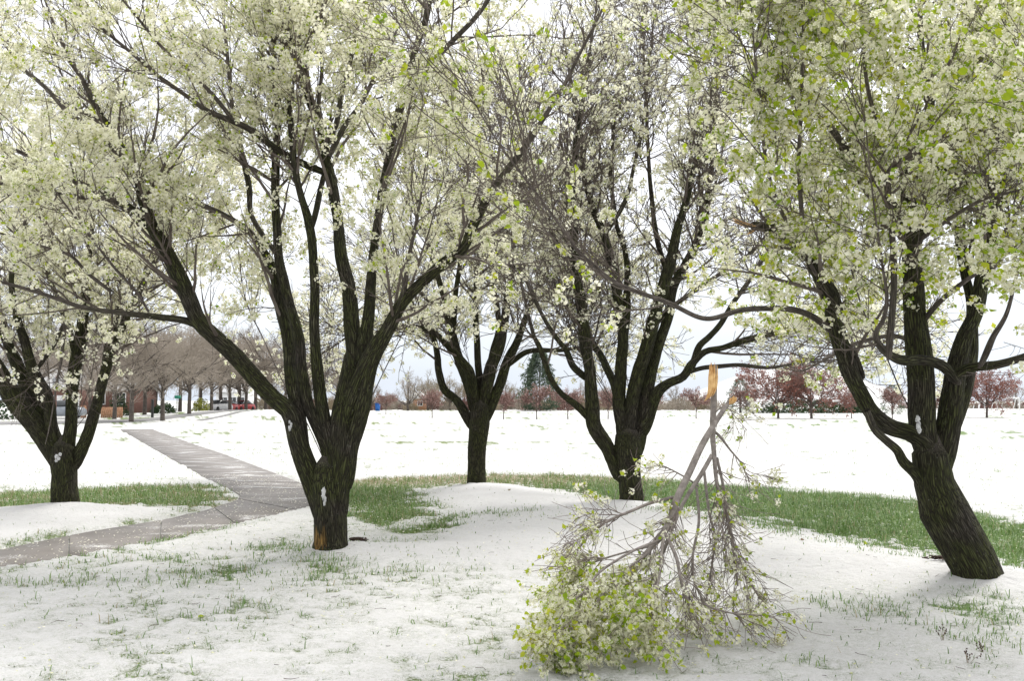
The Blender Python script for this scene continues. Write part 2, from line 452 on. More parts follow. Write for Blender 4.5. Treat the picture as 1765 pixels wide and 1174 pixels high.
BED = gp((745, 846), (800, 841), (890, 838), (950, 848), (1020, 862), (1087, 872), (1150, 876), (1240, 888), (1330, 903), (1420, 922), (1500, 935), (1600, 958), (1700, 972), (1800, 985), (1960, 1010),
         (1960, 1075), (1765, 1045), (1500, 1020), (1330, 1000), (1200, 985), (1000, 985), (800, 985), (640, 975), (560, 972), (500, 962), (540, 945), (640, 940), (740, 935), (775, 905), (765, 880), (720, 862))
BED_L = gp((-300, 900), (0, 878), (140, 874), (250, 876), (320, 880), (345, 890), (300, 893), (150, 918), (0, 946), (-300, 1005))
TUFT = [  # (px, py, half width px, half height px, strength)
    (1530, 1060, 190, 26, 0.55), (1700, 1070, 130, 40, 0.9), (1640, 1050, 70, 10, 0.6), (1720, 1120, 90, 40, 0.45), (1500, 1150, 140, 24, 0.25), (520, 985, 150, 18, 0.38), (630, 985, 90, 12, 0.45),
    (845, 900, 75, 10, 0.55), (150, 1010, 200, 22, 0.22), (330, 975, 220, 30, 0.45), (160, 1005, 180, 18, 0.4), (640, 980, 130, 20, 0.35), (1230, 898, 120, 9, 0.8), (1380, 922, 130, 14, 1.0), (1510, 948, 90, 14, 1.1), (1330, 905, 100, 10, 0.8), (1590, 972, 60, 8, 0.9), (1740, 992, 60, 10, 0.8), (560, 948, 30, 6, 0.8), (480, 950, 70, 8, 0.6), (420, 1060, 240, 40, 0.10), (60, 1150, 60, 16, 0.18), (800, 965, 60, 8, 0.2), (1420, 1045, 30, 10, 0.4), (680, 900, 70, 32, 0.5)]

FEET = [gnd(575, 955), gnd(114, 880), gnd(820, 841), gnd(1087, 879), gnd(1690, 1012)]

def base_z(x, y):
    z = 0.10 * (n2(x, y, 0.13, 5, 2) - 0.5) * smooth(3, 9, y)
    z = z + 0.09 * smooth(-0.1, 1.1, sdf(x, y, BED)) + 0.07 * smooth(-0.1, 0.7, sdf(x, y, BED_L))
    for (tx, ty) in FEET:
        z = z + 0.055 * np.exp(-((x - tx) ** 2 + (y - ty) ** 2) / 0.30)
    # the low swell that hides the avenue's kerb
    z = z + 0.55 * np.exp(-((x + 26) / 14) ** 2 - ((y - 108) / 22) ** 2)
    return z

def fields(x, y):
    """snow cover, grass share and blades per square metre"""
    big = n2(x, y, 0.55, 21, 3); mid = n2(x, y, 2.3, 31, 3); sm = n2(x, y, 8.0, 41, 3)
    thin = smooth(0.36, 0.62, big) * smooth(0.30, 0.62, mid)
    snow = np.full(x.shape, 0.86) - (0.12 + 0.28 * thin) * smooth(0.35, 0.65, sm)
    dens = 260 * thin * smooth(0.44, 0.64, sm) + 18 * smooth(0.45, 0.6, sm) + 5
    near = 1 - smooth(10, 15, y)
    dens = dens * (0.4 + 0.6 * near)
    px, py = proj(np.stack([x, y, np.zeros_like(x)], -1))
    green = np.full(x.shape, 0.8)
    b1, b2 = sdf(x, y, BAND), sdf(x, y, BAND_L)
    fine_ = n2(x, y, 19.0, 51, 2)
    jag = (mid - 0.5) * 2.0 + (sm - 0.5) * 1.5 + (fine_ - 0.5) * 1.0
    for b in (b1, b2):
        inn = smooth(-0.45, 0.5, b + jag)
        right = smooth(-1.5, 2.5, x) if b is b1 else np.full(x.shape, 0.35)
        lowleft = smooth(16.5, 13.0, y) * smooth(1.2, -0.4, x) if b is b1 else 0 * x
        g = inn * (0.40 + 0.42 * smooth(0.35, 0.6, mid) + 0.30 * right - 0.75 * lowleft * smooth(0.66, 0.46, big + 0.4 * (mid - 0.5)))
        snow = snow * (1 - inn) + inn * (0.62 - 0.62 * np.clip(g, 0, 1))
        dens = np.maximum(dens, 1500 * inn * np.clip(g - 0.12, 0, 1))
    snow = np.maximum(snow, 0.24 * (np.maximum(b1, b2) > -0.4) * smooth(0.47, 0.58, 0.5 * sm + 0.5 * fine_) * smooth(0.35, 0.55, mid) * 2.2)
    # the far rim of the band is dry straw under shed petals
    straw = (smooth(17.5, 20.0, y + 0.8 * (mid - 0.5)) * (b1 > -0.3) * smooth(5.5, 2.0, x)) + 0.8 * (b2 > -0.3) * smooth(0.45, 0.6, mid)
    green = np.clip(green - 0.8 * np.clip(straw, 0, 1) + 0.2 * smooth(0, 4, x), 0, 1)
    dens = dens * (1 - 0.6 * np.clip(straw, 0, 1))
    # beds: deep clean snow
    for poly in (BED, BED_L):
        inb = smooth(0.05, 0.45, sdf(x, y, poly) + jag * 0.25)
        t = np.zeros_like(x)
        snow = snow * (1 - inb) + inb * np.maximum(snow, 0.92 - 0.30 * smooth(0.58, 0.75, mid) * smooth(0.5, 0.65, sm))
        dens = dens * (1 - 0.75 * inb)
    # tufts and thin spots
    for (cx, cy, wx, wy, s) in TUFT:
        c = gnd(cx, cy); ex = wx * c[1] / F; a = gnd(cx, cy - wy); b = gnd(cx, cy + wy); ey = (a[1] - b[1]) / 2
        q = np.exp(-(((x - c[0]) / ex) ** 2 + ((y - c[1]) / ey) ** 2))
        qq = q * s * (0.3 + 1.5 * smooth(0.42, 0.68, mid))
        snow = snow - 0.13 * np.minimum(qq, 1.0); dens = dens + 1300 * np.minimum(qq, 1.0) * smooth(0.36, 0.62, sm)
    # thin snow beyond the band on the right, and faint streaks across the far field
    rim = smooth(8, 13, x) * smooth(26, 17, y) * smooth(12, 14, y)
    snow = snow - 0.34 * rim * smooth(0.40, 0.60, mid); dens = dens + 160 * rim * smooth(0.45, 0.65, mid) * (b1 < 0)
    far = smooth(24, 40, y)
    streak = vnoise(np.stack([x * 0.12, y * 0.55, 0 * x + 3.3], -1), 7)
    snow = snow - far * (0.36 * smooth(0.52, 0.78, streak) * smooth(0.40, 0.62, mid) + 0.10 * smooth(0.45, 0.6, mid))
    pth = sdf(x, y, PATH_POLY)
    verge = np.exp(-((pth + 0.12) / 0.16) ** 2) * smooth(20, 12, y)
    snow = snow - 0.30 * verge * smooth(0.40, 0.6, mid); dens = dens + 380 * verge * smooth(0.42, 0.62, mid)
    dens = np.where(pth > -0.02, 0, dens)
    return np.clip(snow, 0, 1), green, dens, pth

def ground_z(x, y, snow=None, pth=None):
    if snow is None:
        snow, _, _, pth = fields(x, y)
    z = base_z(x, y)
    nearf = smooth(60, 25, y)
    z = z + (0.035 * smooth(0.3, 0.8, snow) + 0.014 * (n2(x, y, 5.0, 61, 2) - 0.5) + 0.022 * (n2(x, y, 17.0, 71, 2) - 0.5) * smooth(25, 10, y)) * nearf + 0.03 * (1 - nearf)
    jag = 0.10 * (n2(x, y, 6.0, 81, 2) - 0.5)
    return np.where(pth + jag > -0.03, np.minimum(z, path_z(x, y) - 0.02), z)

def path_z(x, y):
    return base_z(x, y) + 0.008

ang_in = np.linspace(-math.radians(33), math.radians(33), 540)
ang_out = np.linspace(math.radians(33), TAU - math.radians(33), 50)[1:-1]
ang = np.concatenate([ang_in, ang_out])
rows = np.concatenate([np.arange(1215, 830, -1.6), np.arange(830, 712, -2.4)])
rad = gnd(np.full(len(rows), 882.5), rows)[:, 1]
rad = np.concatenate([[0.4, 1.2, 2.2, 3.2, 4.1, 4.7], rad, rad[-1] * np.array([1.05, 1.12, 1.2, 1.35, 1.6, 2, 3, 5, 9, 20])])
RR, AA = np.meshgrid(rad, ang, indexing='ij')
gx, gy = (RR * np.sin(AA)).ravel(), (RR * np.cos(AA)).ravel()
snow, green, dens, pth = fields(gx, gy)
gz = ground_z(gx, gy, snow, pth)
nr, na = len(rad), len(ang)
i, j = np.meshgrid(np.arange(nr - 1), np.arange(na), indexing='ij')
j2 = (j + 1) % na
Q = np.stack([i * na + j, (i + 1) * na + j, (i + 1) * na + j2, i * na + j2], -1).reshape(-1, 4)[:, ::-1]
V = np.stack([gx, gy, gz], -1)
me = mesh('ground', V, Q, {'snow': ('FLOAT', snow), 'green': ('FLOAT', green)}, True)
g_obj = obj('ground', me, M['ground'], kind='structure')

# the concrete path, slab by slab
def ribbon(Lp, Rp, n):
    return catmull(Lp, n), catmull(Rp, n)
la, lb = ribbon(PATH_L, PATH_R, 800)
cen = (la + lb) / 2
s = np.concatenate([[0], np.cumsum(np.linalg.norm(np.diff(cen, axis=0), axis=1))])
path = bpy.data.objects.new('path', None); sc.collection.objects.link(path); path['kind'] = 'structure'
path['label'] = 'wet grey concrete path curving away to the left'
k, GAP = 0.0, 0.022
first = None
while k + 0.5 < s[-1]:
    e0, e1 = k + GAP / 2, min(k + 1.5, s[-1]) - GAP / 2
    ts = np.linspace(e0, e1, 6)
    A = np.stack([np.interp(ts, s, la[:, c]) for c in (0, 1)], -1); B = np.stack([np.interp(ts, s, lb[:, c]) for c in (0, 1)], -1)
    top = []
    for u in (0.0, 0.5, 1.0):
        top.append(A * (1 - u) + B * u)
    top = np.stack(top, 1).reshape(-1, 2)
    z = path_z(top[:, 0], top[:, 1]) + rng.uniform(-0.002, 0.002)
    nv = len(top)
    V = np.concatenate([np.c_[top, z], np.c_[top, z - 0.09]])
    q = []
    for a in range(5):
        for b in range(2):
            v0 = a * 3 + b
            q.append([v0, v0 + 1, v0 + 4, v0 + 3])
        q.append([a * 3, a * 3 + 3, nv + a * 3 + 3, nv + a * 3]); q.append([a * 3 + 2, nv + a * 3 + 2, nv + a * 3 + 5, a * 3 + 5])
    for a in (0, 15):
        for b in range(2):
            q.append([a + b, a + b + 1, nv + a + b + 1, nv + a + b])
    obj('slab', mesh('slab', V, np.array(q)), M['concrete'], path)
    k += 1.5

# slush left lying along the joints of the far stretch
def joint_snow():
    r_ = np.random.default_rng(17)
    V, Q, k = [], [], 1.5
    while k < s[-1] - 1:
        c = np.interp(k, s, cen[:, 1])
        if c > 17 and np.interp(k, s, cen[:, 0]) < -3:
            for piece in range(2):
                u = np.sort(r_.uniform(0, 1, 2)); u = np.linspace(u[0], u[1], 7)
                A = np.array([np.interp(k, s, la[:, q]) for q in (0, 1)]); B = np.array([np.interp(k, s, lb[:, q]) for q in (0, 1)])
                t_ = np.array([np.interp(k + 0.2, s, cen[:, q]) - np.interp(k - 0.2, s, cen[:, q]) for q in (0, 1)]); t_ /= np.linalg.norm(t_)
                C = A * (1 - u[:, None]) + B * u[:, None]
                w0, w1 = r_.uniform(0.01, 0.11, (2, 7)) * np.sin(np.linspace(0.1, 3.04, 7))
                for w_ in (-w0, w1):
                    E = C + t_ * w_[:, None]; V.append(np.c_[E, path_z(E[:, 0], E[:, 1]) + 0.006])
                n_ = 7 * (len(V) - 2)
                Q += [[n_ + a, n_ + a + 1, n_ + 8 + a, n_ + 7 + a] for a in range(6)]
        k += 1.5
    obj('path_snow', mesh('path_snow', np.concatenate(V), np.array(Q)), M['snow'], kind='stuff')
joint_snow()

# side street by the houses, and the second walk on the swell
def sheet(name, pl, pr, mat, lift, n=24):
    A, B = catmull(pl, n), catmull(pr, n)
    P = np.stack([A, (A + B) / 2, B], 1).reshape(-1, 2)
    snw, _, _, pt = fields(P[:, 0], P[:, 1])
    z = ground_z(P[:, 0], P[:, 1], snw, pt) + lift
    q = [[a * 3 + b, a * 3 + b + 1, a * 3 + b + 4, a * 3 + b + 3] for a in range(n - 1) for b in range(2)]
    return obj(name, mesh(name, np.c_[P, z], np.array(q)), mat, kind='structure')
sheet('road', gp((-200, 737), (0, 734), (170, 731), (250, 728), (330, 722), (420, 716)), gp((-200, 731), (0, 729), (170, 727), (250, 724.5), (330, 719), (420, 714.5)), M['asphalt'], 0.03)
sheet('footpath', gp((335, 727), (380, 722), (410, 718), (440, 716)), gp((350, 727), (392, 722), (420, 718), (446, 716)), M['asphalt'], 0.03)

# grass: blades standing in the band and poking through thin snow
def blades():
    P = []
    for (y0, y1, dmax) in ((4.6, 8.0, 700), (8.0, 12.0, 900), (12.0, 22.0, 1500), (22.0, 34.0, 60)):
        xm = 0.62 * y1
        n = int((y1 - y0) * 2 * xm * dmax)
        for c in range(0, n, 400000):
            m = min(400000, n - c)
            x = rng.uniform(-xm, xm, m); y = rng.uniform(y0, y1, m)
            ok = np.abs(x) < 0.58 * y + 0.5
            x, y = x[ok], y[ok]
            sn, gr, de, pt = fields(x, y)
            ok = rng.uniform(0, dmax, len(x)) < de
            P.append(np.stack([x[ok], y[ok], sn[ok], gr[ok]], -1))
    return np.concatenate(P)
G = blades()
if len(G) > 120000:
    G = G[rng.permutation(len(G))[:120000]]
print('blades', len(G))
n = len(G)
sn, gr, de, pt = fields(G[:, 0], G[:, 1])
G_de = de
bz = ground_z(G[:, 0], G[:, 1], sn, pt) - 0.006
ln = rng.uniform(0.022, 0.075, n) * (1.25 - 0.55 * sn) * rng.choice([0.8, 1, 1.2, 1.9], n)
ln = ln * np.interp(G_de, [60, 400], [0.6, 1.05])
wd = rng.uniform(0.0018, 0.0040, n) * (0.75 + 0.040 * G[:, 1])
az = rng.uniform(0, TAU, n); le = rng.uniform(0.3, 1.5, n)
side = np.stack([-np.sin(az), np.cos(az), 0 * az], -1); fw = np.stack([np.cos(az), np.sin(az), 0 * az], -1)
b0 = np.c_[G[:, :2], bz]
mid_ = b0 + fw * (ln * le * 0.3)[:, None] + np.array([0, 0, 1]) * (ln * 0.62)[:, None]
tip = b0 + fw * (ln * le)[:, None] + np.array([0, 0, 1]) * (ln * (1.02 - 0.35 * le))[:, None]
V = np.stack([b0 - side * wd[:, None], b0 + side * wd[:, None], mid_ - side * wd[:, None] * 0.8, mid_ + side * wd[:, None] * 0.8, tip], 1).reshape(-1, 3)
fb = np.array([[0, 1, 3], [0, 3, 2], [2, 3, 4]])
Fc = (fb[None] + (np.arange(n) * 5)[:, None, None]).reshape(-1, 3)
rnd = np.repeat(np.clip(rng.uniform(0, 0.86, n) + 0.35 * (rng.uniform(0, 1, n) > (0.50 + 0.36 * G[:, 3])), 0, 1), 5)
go = obj('grass', mesh('grass', V, Fc, {'rnd': ('FLOAT', rnd)}), M['blade'], kind='stuff')
go['label'] = 'green grass blades standing in thin snow under the pear trees'

# ------------------------------------------------------------------ trees: wood
def tube_limb(P, R, flare=0.0, bare=None, seed=0, agep=None):
    """one limb with rough bark relief; P (n,3) control points, R radii"""
    P, R = np.asarray(P, float), np.asarray(R, float)
    C = catmull(np.c_[P, R], 8 * len(P))
    d = np.concatenate([[0], np.cumsum(np.linalg.norm(np.diff(C[:, :3], axis=0), axis=1))])
    rm = R.max()
    step = max(0.025, 0.7 * rm)
    S = int(np.clip(d[-1] / step, 8, 150))
    t = np.linspace(0, d[-1], S)
    C = np.stack([np.interp(t, d, C[:, c]) for c in range(4)], -1)
    P, R = C[:, :3], np.maximum(C[:, 3], 0.0015)
    sides = int(np.clip(rm * 260, 7, 36))
    wob = np.stack([vnoise(np.stack([t * 2.2 + 9 * q, 0 * t + seed, 0 * t], -1), 3 + q) - 0.5 for q in range(3)], -1)
    P = P + wob * np.minimum(R, 0.05)[:, None] * 0.9
    V, Q = tubes(P[None], R[None], sides)
    V = V.reshape(S, sides, 3)
    a = np.arange(sides) * TAU / sides
    rr, aa = np.repeat(R[:, None], sides, 1), np.repeat(a[None], S, 0)
    tt = np.repeat(t[:, None], sides, 1)
    tcv = np.stack([np.cos(aa) * rr, np.sin(aa) * rr, tt * 0.10 + seed * 3.7], -1)
    nse = vnoise(tcv * 34, 5) - 0.5
    rid = np.abs(vnoise(tcv * np.array([48, 48, 38]), 6) - 0.5) * 2
    lob = vnoise(np.stack([np.cos(aa) * 1.3, np.sin(aa) * 1.3, tt * 1.1 + seed], -1), 8) - 0.5
    rel = lob * 0.30 + nse * 0.10 + (np.minimum(rid, 0.35) - 0.3) * 0.22 * np.clip(rm / 0.08, 0, 1)
    ax = np.repeat(P[:, None], sides, 1)
    V = ax + (V - ax) * (1 + rel)[..., None]
    return V.reshape(-1, 3), Q, tcv.reshape(-1, 3), rr.ravel(), P, R, t

def spawn(P, R, count, tmin, ang, length, S, up, wig, r0f, rmax, rtip, tilt=None, r_=rng):
    """count children on a batch of branches P (K,S0,3); returns (count,S,3), (count,S)"""
    K, S0 = R.shape
    seg = np.linalg.norm(np.diff(P, axis=1), axis=-1).sum(1)
    par = r_.choice(K, count, p=seg / seg.sum())
    t = tmin + (1 - tmin) * r_.uniform(0, 1, count) ** 0.85
    f = t * (S0 - 1); i = np.minimum(f.astype(int), S0 - 2); f = (f - i)[:, None]
    a, b = P[par, i], P[par, i + 1]
    st = a * (1 - f) + b * f
    tan = norm(b - a)
    rp = R[par, i] * (1 - f[:, 0]) + R[par, i + 1] * f[:, 0]
    perp = norm(np.cross(tan, r_.normal(size=(count, 3))))
    if tilt is not None:
        perp = norm(perp + np.array(tilt)); perp = norm(perp - tan * (perp * tan).sum(-1, keepdims=True))
    th = r_.uniform(*ang, count)[:, None]
    d = norm(np.cos(th) * tan + np.sin(th) * perp)
    ln = r_.uniform(*length, count) * (1.15 - 0.55 * t)
    upv = r_.uniform(*up, count)[:, None] * np.array([0, 0, 1.0])
    out_ = np.empty((count, S, 3)); out_[:, 0] = st
    for k in range(1, S):
        d = norm(d + upv / S + r_.normal(size=(count, 3)) * wig)
        out_[:, k] = out_[:, k - 1] + d * (ln / (S - 1))[:, None]
    r0 = np.clip(rp * r0f, rtip, rmax)
    R_ = r0[:, None] * np.linspace(1, 0, S)[None] ** 0.8
    return out_, np.maximum(R_, rtip)

def infr(P, m):
    x, y = proj(P)
    return (x > -m) & (x < 1765 + m) & (y > -m) & (y < 1174 + m)

def resample(Ps, Rs, S=40):
    P, R = [], []
    for p, r in zip(Ps, Rs):
        u = np.linspace(0, 1, len(p)); v = np.linspace(0, 1, S)
        P.append(np.stack([np.interp(v, u, p[:, c]) for c in range(3)], -1)); R.append(np.interp(v, u, r))
    return np.stack(P), np.stack(R)

# ------------------------------------------------------------------ flowers and leaves
def flower(detail, r=0.0135):
    if detail == 2:      # five cupped petals
        V = [[0, 0, 0]]; Fc = []; ct = [1.0]
        for k in range(5):
            a = k * TAU / 5
            for da, q, z in ((-0.50, 0.62, 0.004), (-0.28, 1.0, 0.006), (0.28, 1.0, 0.006), (0.50, 0.62, 0.004)):
                V.append([r * q * math.cos(a + da), r * q * math.sin(a + da), z]); ct.append(0.0)
            b = 1 + 4 * k
            Fc += [[0, b, b + 1], [0, b + 1, b + 2], [0, b + 2, b + 3]]
    else:
        m = 5 if detail else 4
        V = [[r * math.cos(k * TAU / m), r * math.sin(k * TAU / m), 0.006 * (k % 2)] for k in range(m)]; ct = [0.0] * m
        Fc = [[0, k, k + 1] for k in range(1, m - 1)]
    return np.array(V), np.array(Fc), np.array(ct) * 0.75

def cluster(nf, detail, seed, rad=0.036, fr=0.0135):
    r_ = np.random.default_rng(seed)
    fv, ff, fc = flower(detail, fr)
    ga = np.arange(nf) * 2.4 + r_.uniform(0, 6)
    el = np.arccos(1 - (np.arange(nf) + 0.5) / nf * 1.35)
    Z = np.stack([np.sin(el) * np.cos(ga), np.sin(el) * np.sin(ga), np.cos(el)], -1) + r_.normal(size=(nf, 3)) * 0.22
    Z = norm(Z)
    T = Z * rad * r_.uniform(0.7, 1.15, (nf, 1))
    Mx = rot_to(norm(Z + r_.normal(size=(nf, 3)) * 0.25), r_.uniform(0, TAU, nf)) * r_.uniform(0.8, 1.15, nf)[:, None, None]
    V, Fc = instances(fv, ff, Mx, T)
    cc = np.tile(fc, nf)
    if detail == 2:      # flower stalks meeting at the spur
        nv_ = len(fv); V = np.concatenate([V, [[0, 0, -0.006]]]); cc = np.append(cc, 1.0)
        Fc = np.concatenate([Fc, [[len(V) - 1, k * nv_, k * nv_ + 1] for k in range(nf)]])
    else:
        cc = np.repeat(r_.choice([0, 0, 0.12, 0.3], nf), len(fv))
    return V, Fc, cc

LEAFV = np.array([[0, 0, 0], [0.32, 0.30, 0.10], [0.36, 0.66, 0.10], [0, 1.05, -0.10], [-0.36, 0.66, 0.10], [-0.32, 0.30, 0.10], [0, 0.5, 0.0]])
LEAFF = np.array([[0, 1, 6], [1, 2, 6], [2, 3, 6], [3, 4, 6], [4, 5, 6], [5, 0, 6]])
LEAFV4 = np.array([[0, 0, 0], [0.36, 0.48, 0.10], [0, 1.0, -0.08], [-0.36, 0.48, 0.10]])
LEAFF4 = np.array([[0, 1, 2], [0, 2, 3]])

def snow_lump(c, sx, sy, sz, seed, fq=1.9):
    """an irregular dab of snow"""
    nu, nv = (14, 8) if fq < 3 else (22, 11)
    u = np.arange(nu) * TAU / nu; v = np.linspace(0.02, math.pi - 0.02, nv)
    U, W = np.meshgrid(u, v)
    D = np.stack([np.sin(W) * np.cos(U), np.sin(W) * np.sin(U), np.cos(W)], -1)
    k = (0.55 + 0.9 * vnoise(D * fq + seed * 7.3, 4)) if fq < 3 else 0.25 + 1.4 * vnoise(D * fq + seed * 7.3, 4)
    P = D * k[..., None] * np.array([sx, sy, sz]) + c
    q = [[a * nu + b, a * nu + (b + 1) % nu, (a + 1) * nu + (b + 1) % nu, (a + 1) * nu + b] for a in range(nv - 1) for b in range(nu)]
    return P.reshape(-1, 3), np.array(q)

CL_D = [cluster(12 + (k % 3), 2, 100 + k, 0.035, 0.0130) for k in range(6)]
CL_M = [cluster(12 + (k % 2), 0, 200 + k, 0.036, 0.0145) for k in range(5)]
CL_F = [cluster(8, 0, 300 + k, 0.042, 0.0195) for k in range(4)]
CL_OBJ = []
for k, (v, f_, c) in enumerate(CL_D):
    m_ = mesh('blossom_cluster', v, f_, {'ctr': ('FLOAT', c)}); m_.materials.append(M['petal']); CL_OBJ.append(m_)
LEAF_ME = mesh('leaf', LEAFV * np.array([1, 1, 1]), LEAFF); LEAF_ME.materials.append(M['leaf'])

def dress(root, base, pos, nrm, n_ind, variants, leafp, leafsize, n_leaf_ind, leaf_detail, r_, size=1.0):
    """blossom clusters and young leaves at the twig ends; the nearest in view are parts of their own"""
    K = len(pos)
    dist = np.linalg.norm(pos - np.array([0, 0, EYE]), axis=1) + np.where(infr(pos, -8), 0, 1e3)
    order = np.argsort(dist)
    spin = r_.uniform(0, TAU, K); scl = r_.uniform(0.75, 1.3, K) * size
    Mx = rot_to(nrm, spin) * scl[:, None, None]
    ind = order[:n_ind]; rest = order[n_ind:]
    for k in ind:
        o = bpy.data.objects.new('blossom_cluster', CL_OBJ[k % len(CL_OBJ)]); sc.collection.objects.link(o); o.parent = root
        m4 = np.eye(4); m4[:3, :3] = Mx[k]; m4[:3, 3] = pos[k] - base
        o.matrix_basis = Matrix(m4.tolist())
    P, A = [], []
    for q, (v, f_, c) in enumerate(variants):
        s_ = rest[rest % len(variants) == q]
        if len(s_):
            P.append(instances(v, f_, Mx[s_], pos[s_] - base)); A.append(np.tile(c, len(s_)))
    V, Fc = join(P)
    obj('blossoms', mesh('blossoms', V, Fc, {'ctr': ('FLOAT', np.concatenate(A))}), M['petal'], root, 'stuff')
    # leaves around the clusters
    nl = int(K * leafp)
    src = r_.choice(K, nl)
    d = norm(nrm[src] + r_.normal(size=(nl, 3)) * 0.8)
    lp = pos[src] + d * r_.uniform(0.01, 0.05, nl)[:, None]
    Rm = rot_to(norm(r_.normal(size=(nl, 3)) + np.array([0, -0.2, 0.4])), r_.uniform(0, TAU, nl))
    ls = r_.uniform(0.6, 1.25, nl) * leafsize
    Rm = Rm * ls[:, None, None]
    dist = np.linalg.norm(lp - np.array([0, 0, EYE]), axis=1) + np.where(infr(lp, -8), 0, 1e3) - ls * 20
    order = np.argsort(dist)
    for k in order[:n_leaf_ind]:
        o = bpy.data.objects.new('leaf', LEAF_ME); sc.collection.objects.link(o); o.parent = root
        m4 = np.eye(4); m4[:3, :3] = Rm[k]; m4[:3, 3] = lp[k] - base
        o.matrix_basis = Matrix(m4.tolist())
    k = order[n_leaf_ind:]
    V, Fc = instances(LEAFV4, LEAFF4, Rm[k], lp[k] - base)
    obj('leaves', mesh('leaves', V, Fc), M['leaf'], root, 'stuff')

PEARS = 'pear trees in bloom standing in the snow'

def wood_mesh(name, P, R, base, root, seed, bare_fn=None, dark=0.045):
    V, Q, tcv, rr, Pc, Rc, t = tube_limb(P, R, seed=seed)
    age = smooth(0.010, dark, rr)
    bare = bare_fn(V) if bare_fn else np.zeros(len(V))
    obj(name, mesh(name, V - base, Q, {'tc': ('FLOAT_VECTOR', tcv), 'age': ('FLOAT', age), 'bare': ('FLOAT', bare)}, True), M['bark'], root)
    return Pc, Rc

def pear(label, Yb, trunk, limbs, n1, n2_, n3, fl, leafp, variants, n_ind, n_leaf, leafsize, seed, bare_fn=None, leaf_detail=False,
         snow_dabs=(), back=4, fsize=1.0, zoned=None, l1=(0.7, 1.9), tw=1.0, low=700, stub=None):
    r_ = np.random.default_rng(seed)
    b = gnd(trunk[0][0], trunk[0][1]); gzb = float(base_z(np.array([b[0]]), np.array([b[1]]))[0])
    base = np.array([b[0], Yb, 0.0])
    root = thing('pear_tree', label, 'tree', base, PEARS)
    T = np.array(trunk, float)
    TP = at(T[:, 0], T[:, 1], Yb + (T[:, 3] if T.shape[1] > 3 else 0)); TR = T[:, 2] * Yb / F * 0.88
    dn = norm((TP[0] - TP[1])[None])[0]
    TP = np.concatenate([[TP[0] + dn * 0.22], TP]); TR = np.concatenate([[TR[0] * 1.4], [TR[0] * 1.15], TR[1:]])
    up_ = norm((TP[-1] - TP[-2])[None])[0]
    TP = np.concatenate([TP, [TP[-1] + up_ * TR[-1] * 0.7, TP[-1] + up_ * TR[-1] * 1.1]]); TR = np.concatenate([TR, [TR[-1] * 0.62, 0.01]])
    wood_mesh('trunk', TP, TR, base, root, seed, bare_fn)
    Ps, Rs = [], []
    for q, (d0, d1, pts) in enumerate(limbs):
        A = np.array([p[:3] for p in pts], float)
        px = np.concatenate([[0], np.cumsum(np.hypot(*np.diff(A[:, :2], axis=0).T))])
        dY = d0 + (d1 - d0) * (px / px[-1]) ** 1.2
        P = at(A[:, 0], A[:, 1], Yb + dY); R = A[:, 2] * (Yb + dY) / F * np.interp(A[:, 2], [6, 22], [0.78, 0.86])
        if A[-1, 2] < 6.5 and not (len(pts[-1]) > 3):       # runs on above the frame to a twig
            e_ = norm((P[-1] - P[-2])[None])[0]
            P = np.concatenate([P, [P[-1] + e_ * 0.6, P[-1] + e_ * 1.1 + np.array([0, 0, 0.15])]]); R = np.concatenate([R, [R[-1] * 0.6, 0.004]])
        axis = TP[np.argmin(np.linalg.norm(TP - P[0], axis=1))] if np.linalg.norm(TP - P[0], axis=1).min() < 0.35 else P[0]
        e_ = norm((P[0] - P[1])[None])[0]
        P = np.concatenate([[P[0] * 0.55 + axis * 0.45 + e_ * R[0] * 1.3], P]); R = np.concatenate([[R[0] * 0.25], R]); R[1] *= 0.88
        Pc, Rc = wood_mesh('limb', P, R, base, root, seed + 3 * q + 1, bare_fn)
        Ps.append(Pc); Rs.append(Rc)
    for q in range(back):                                   # limbs on the far side of the crown
        a = math.radians(r_.uniform(25, 155)); L_ = r_.uniform(2.2, 3.6)
        st = TP[-1]; d = np.array([math.cos(a) * 0.75, math.sin(a) * 0.75, 0.9]); d /= np.linalg.norm(d)
        pts = [st - np.array([0, 0, 0.15])]
        for k in range(1, 6):
            d = norm((d + np.array([0, 0, 0.12]) + r_.normal(size=3) * 0.10)[None])[0]
            pts.append(pts[-1] + d * L_ / 5)
        Pc, Rc = wood_mesh('limb', np.array(pts), np.linspace(TR[-1] * 0.45, 0.008, 6), base, root, seed + 77 + q)
        Ps.append(Pc); Rs.append(Rc)
    LP, LR = resample(Ps, Rs)
    P1, R1 = spawn(LP, LR, n1, 0.30, (0.35, 0.95), l1, 9, (-0.15, 0.9), 0.09, 0.42, 0.022, 0.004, r_=r_)
    far_ = (lambda P: np.linalg.norm(P[:, 0] - np.array(stub), axis=1) > 0.32) if stub is not None else (lambda P: np.ones(len(P), bool))
    k = (proj(P1)[1].max(1) < low) & far_(P1)
    P1, R1 = P1[k], R1[k]
    LP1 = np.concatenate([LP[:, 14:][:, np.linspace(0, 25, 9).astype(int)], P1]); LR1 = np.concatenate([LR[:, 14:][:, np.linspace(0, 25, 9).astype(int)], R1])
    P2, R2 = spawn(LP1, LR1, n2_, 0.12, (0.4, 1.0), (0.35, 1.0), 5, (-0.4, 0.8), 0.11, 0.55, 0.008, 0.0026 * tw, r_=r_)
    k = (proj(P2)[1].max(1) < low + 25) & far_(P2)
    P2, R2 = P2[k], R2[k]
    k = infr(P2[:, 2], 220) | (r_.uniform(size=len(P2)) < 0.35)
    P2, R2 = P2[k], R2[k]
    P3, R3 = spawn(P2, R2, n3, 0.15, (0.4, 1.1), (0.10, 0.42), 3 if Yb < 12 else 2, (-0.3, 0.7), 0.13, 0.6, 0.0035, 0.0017 * tw, r_=r_)
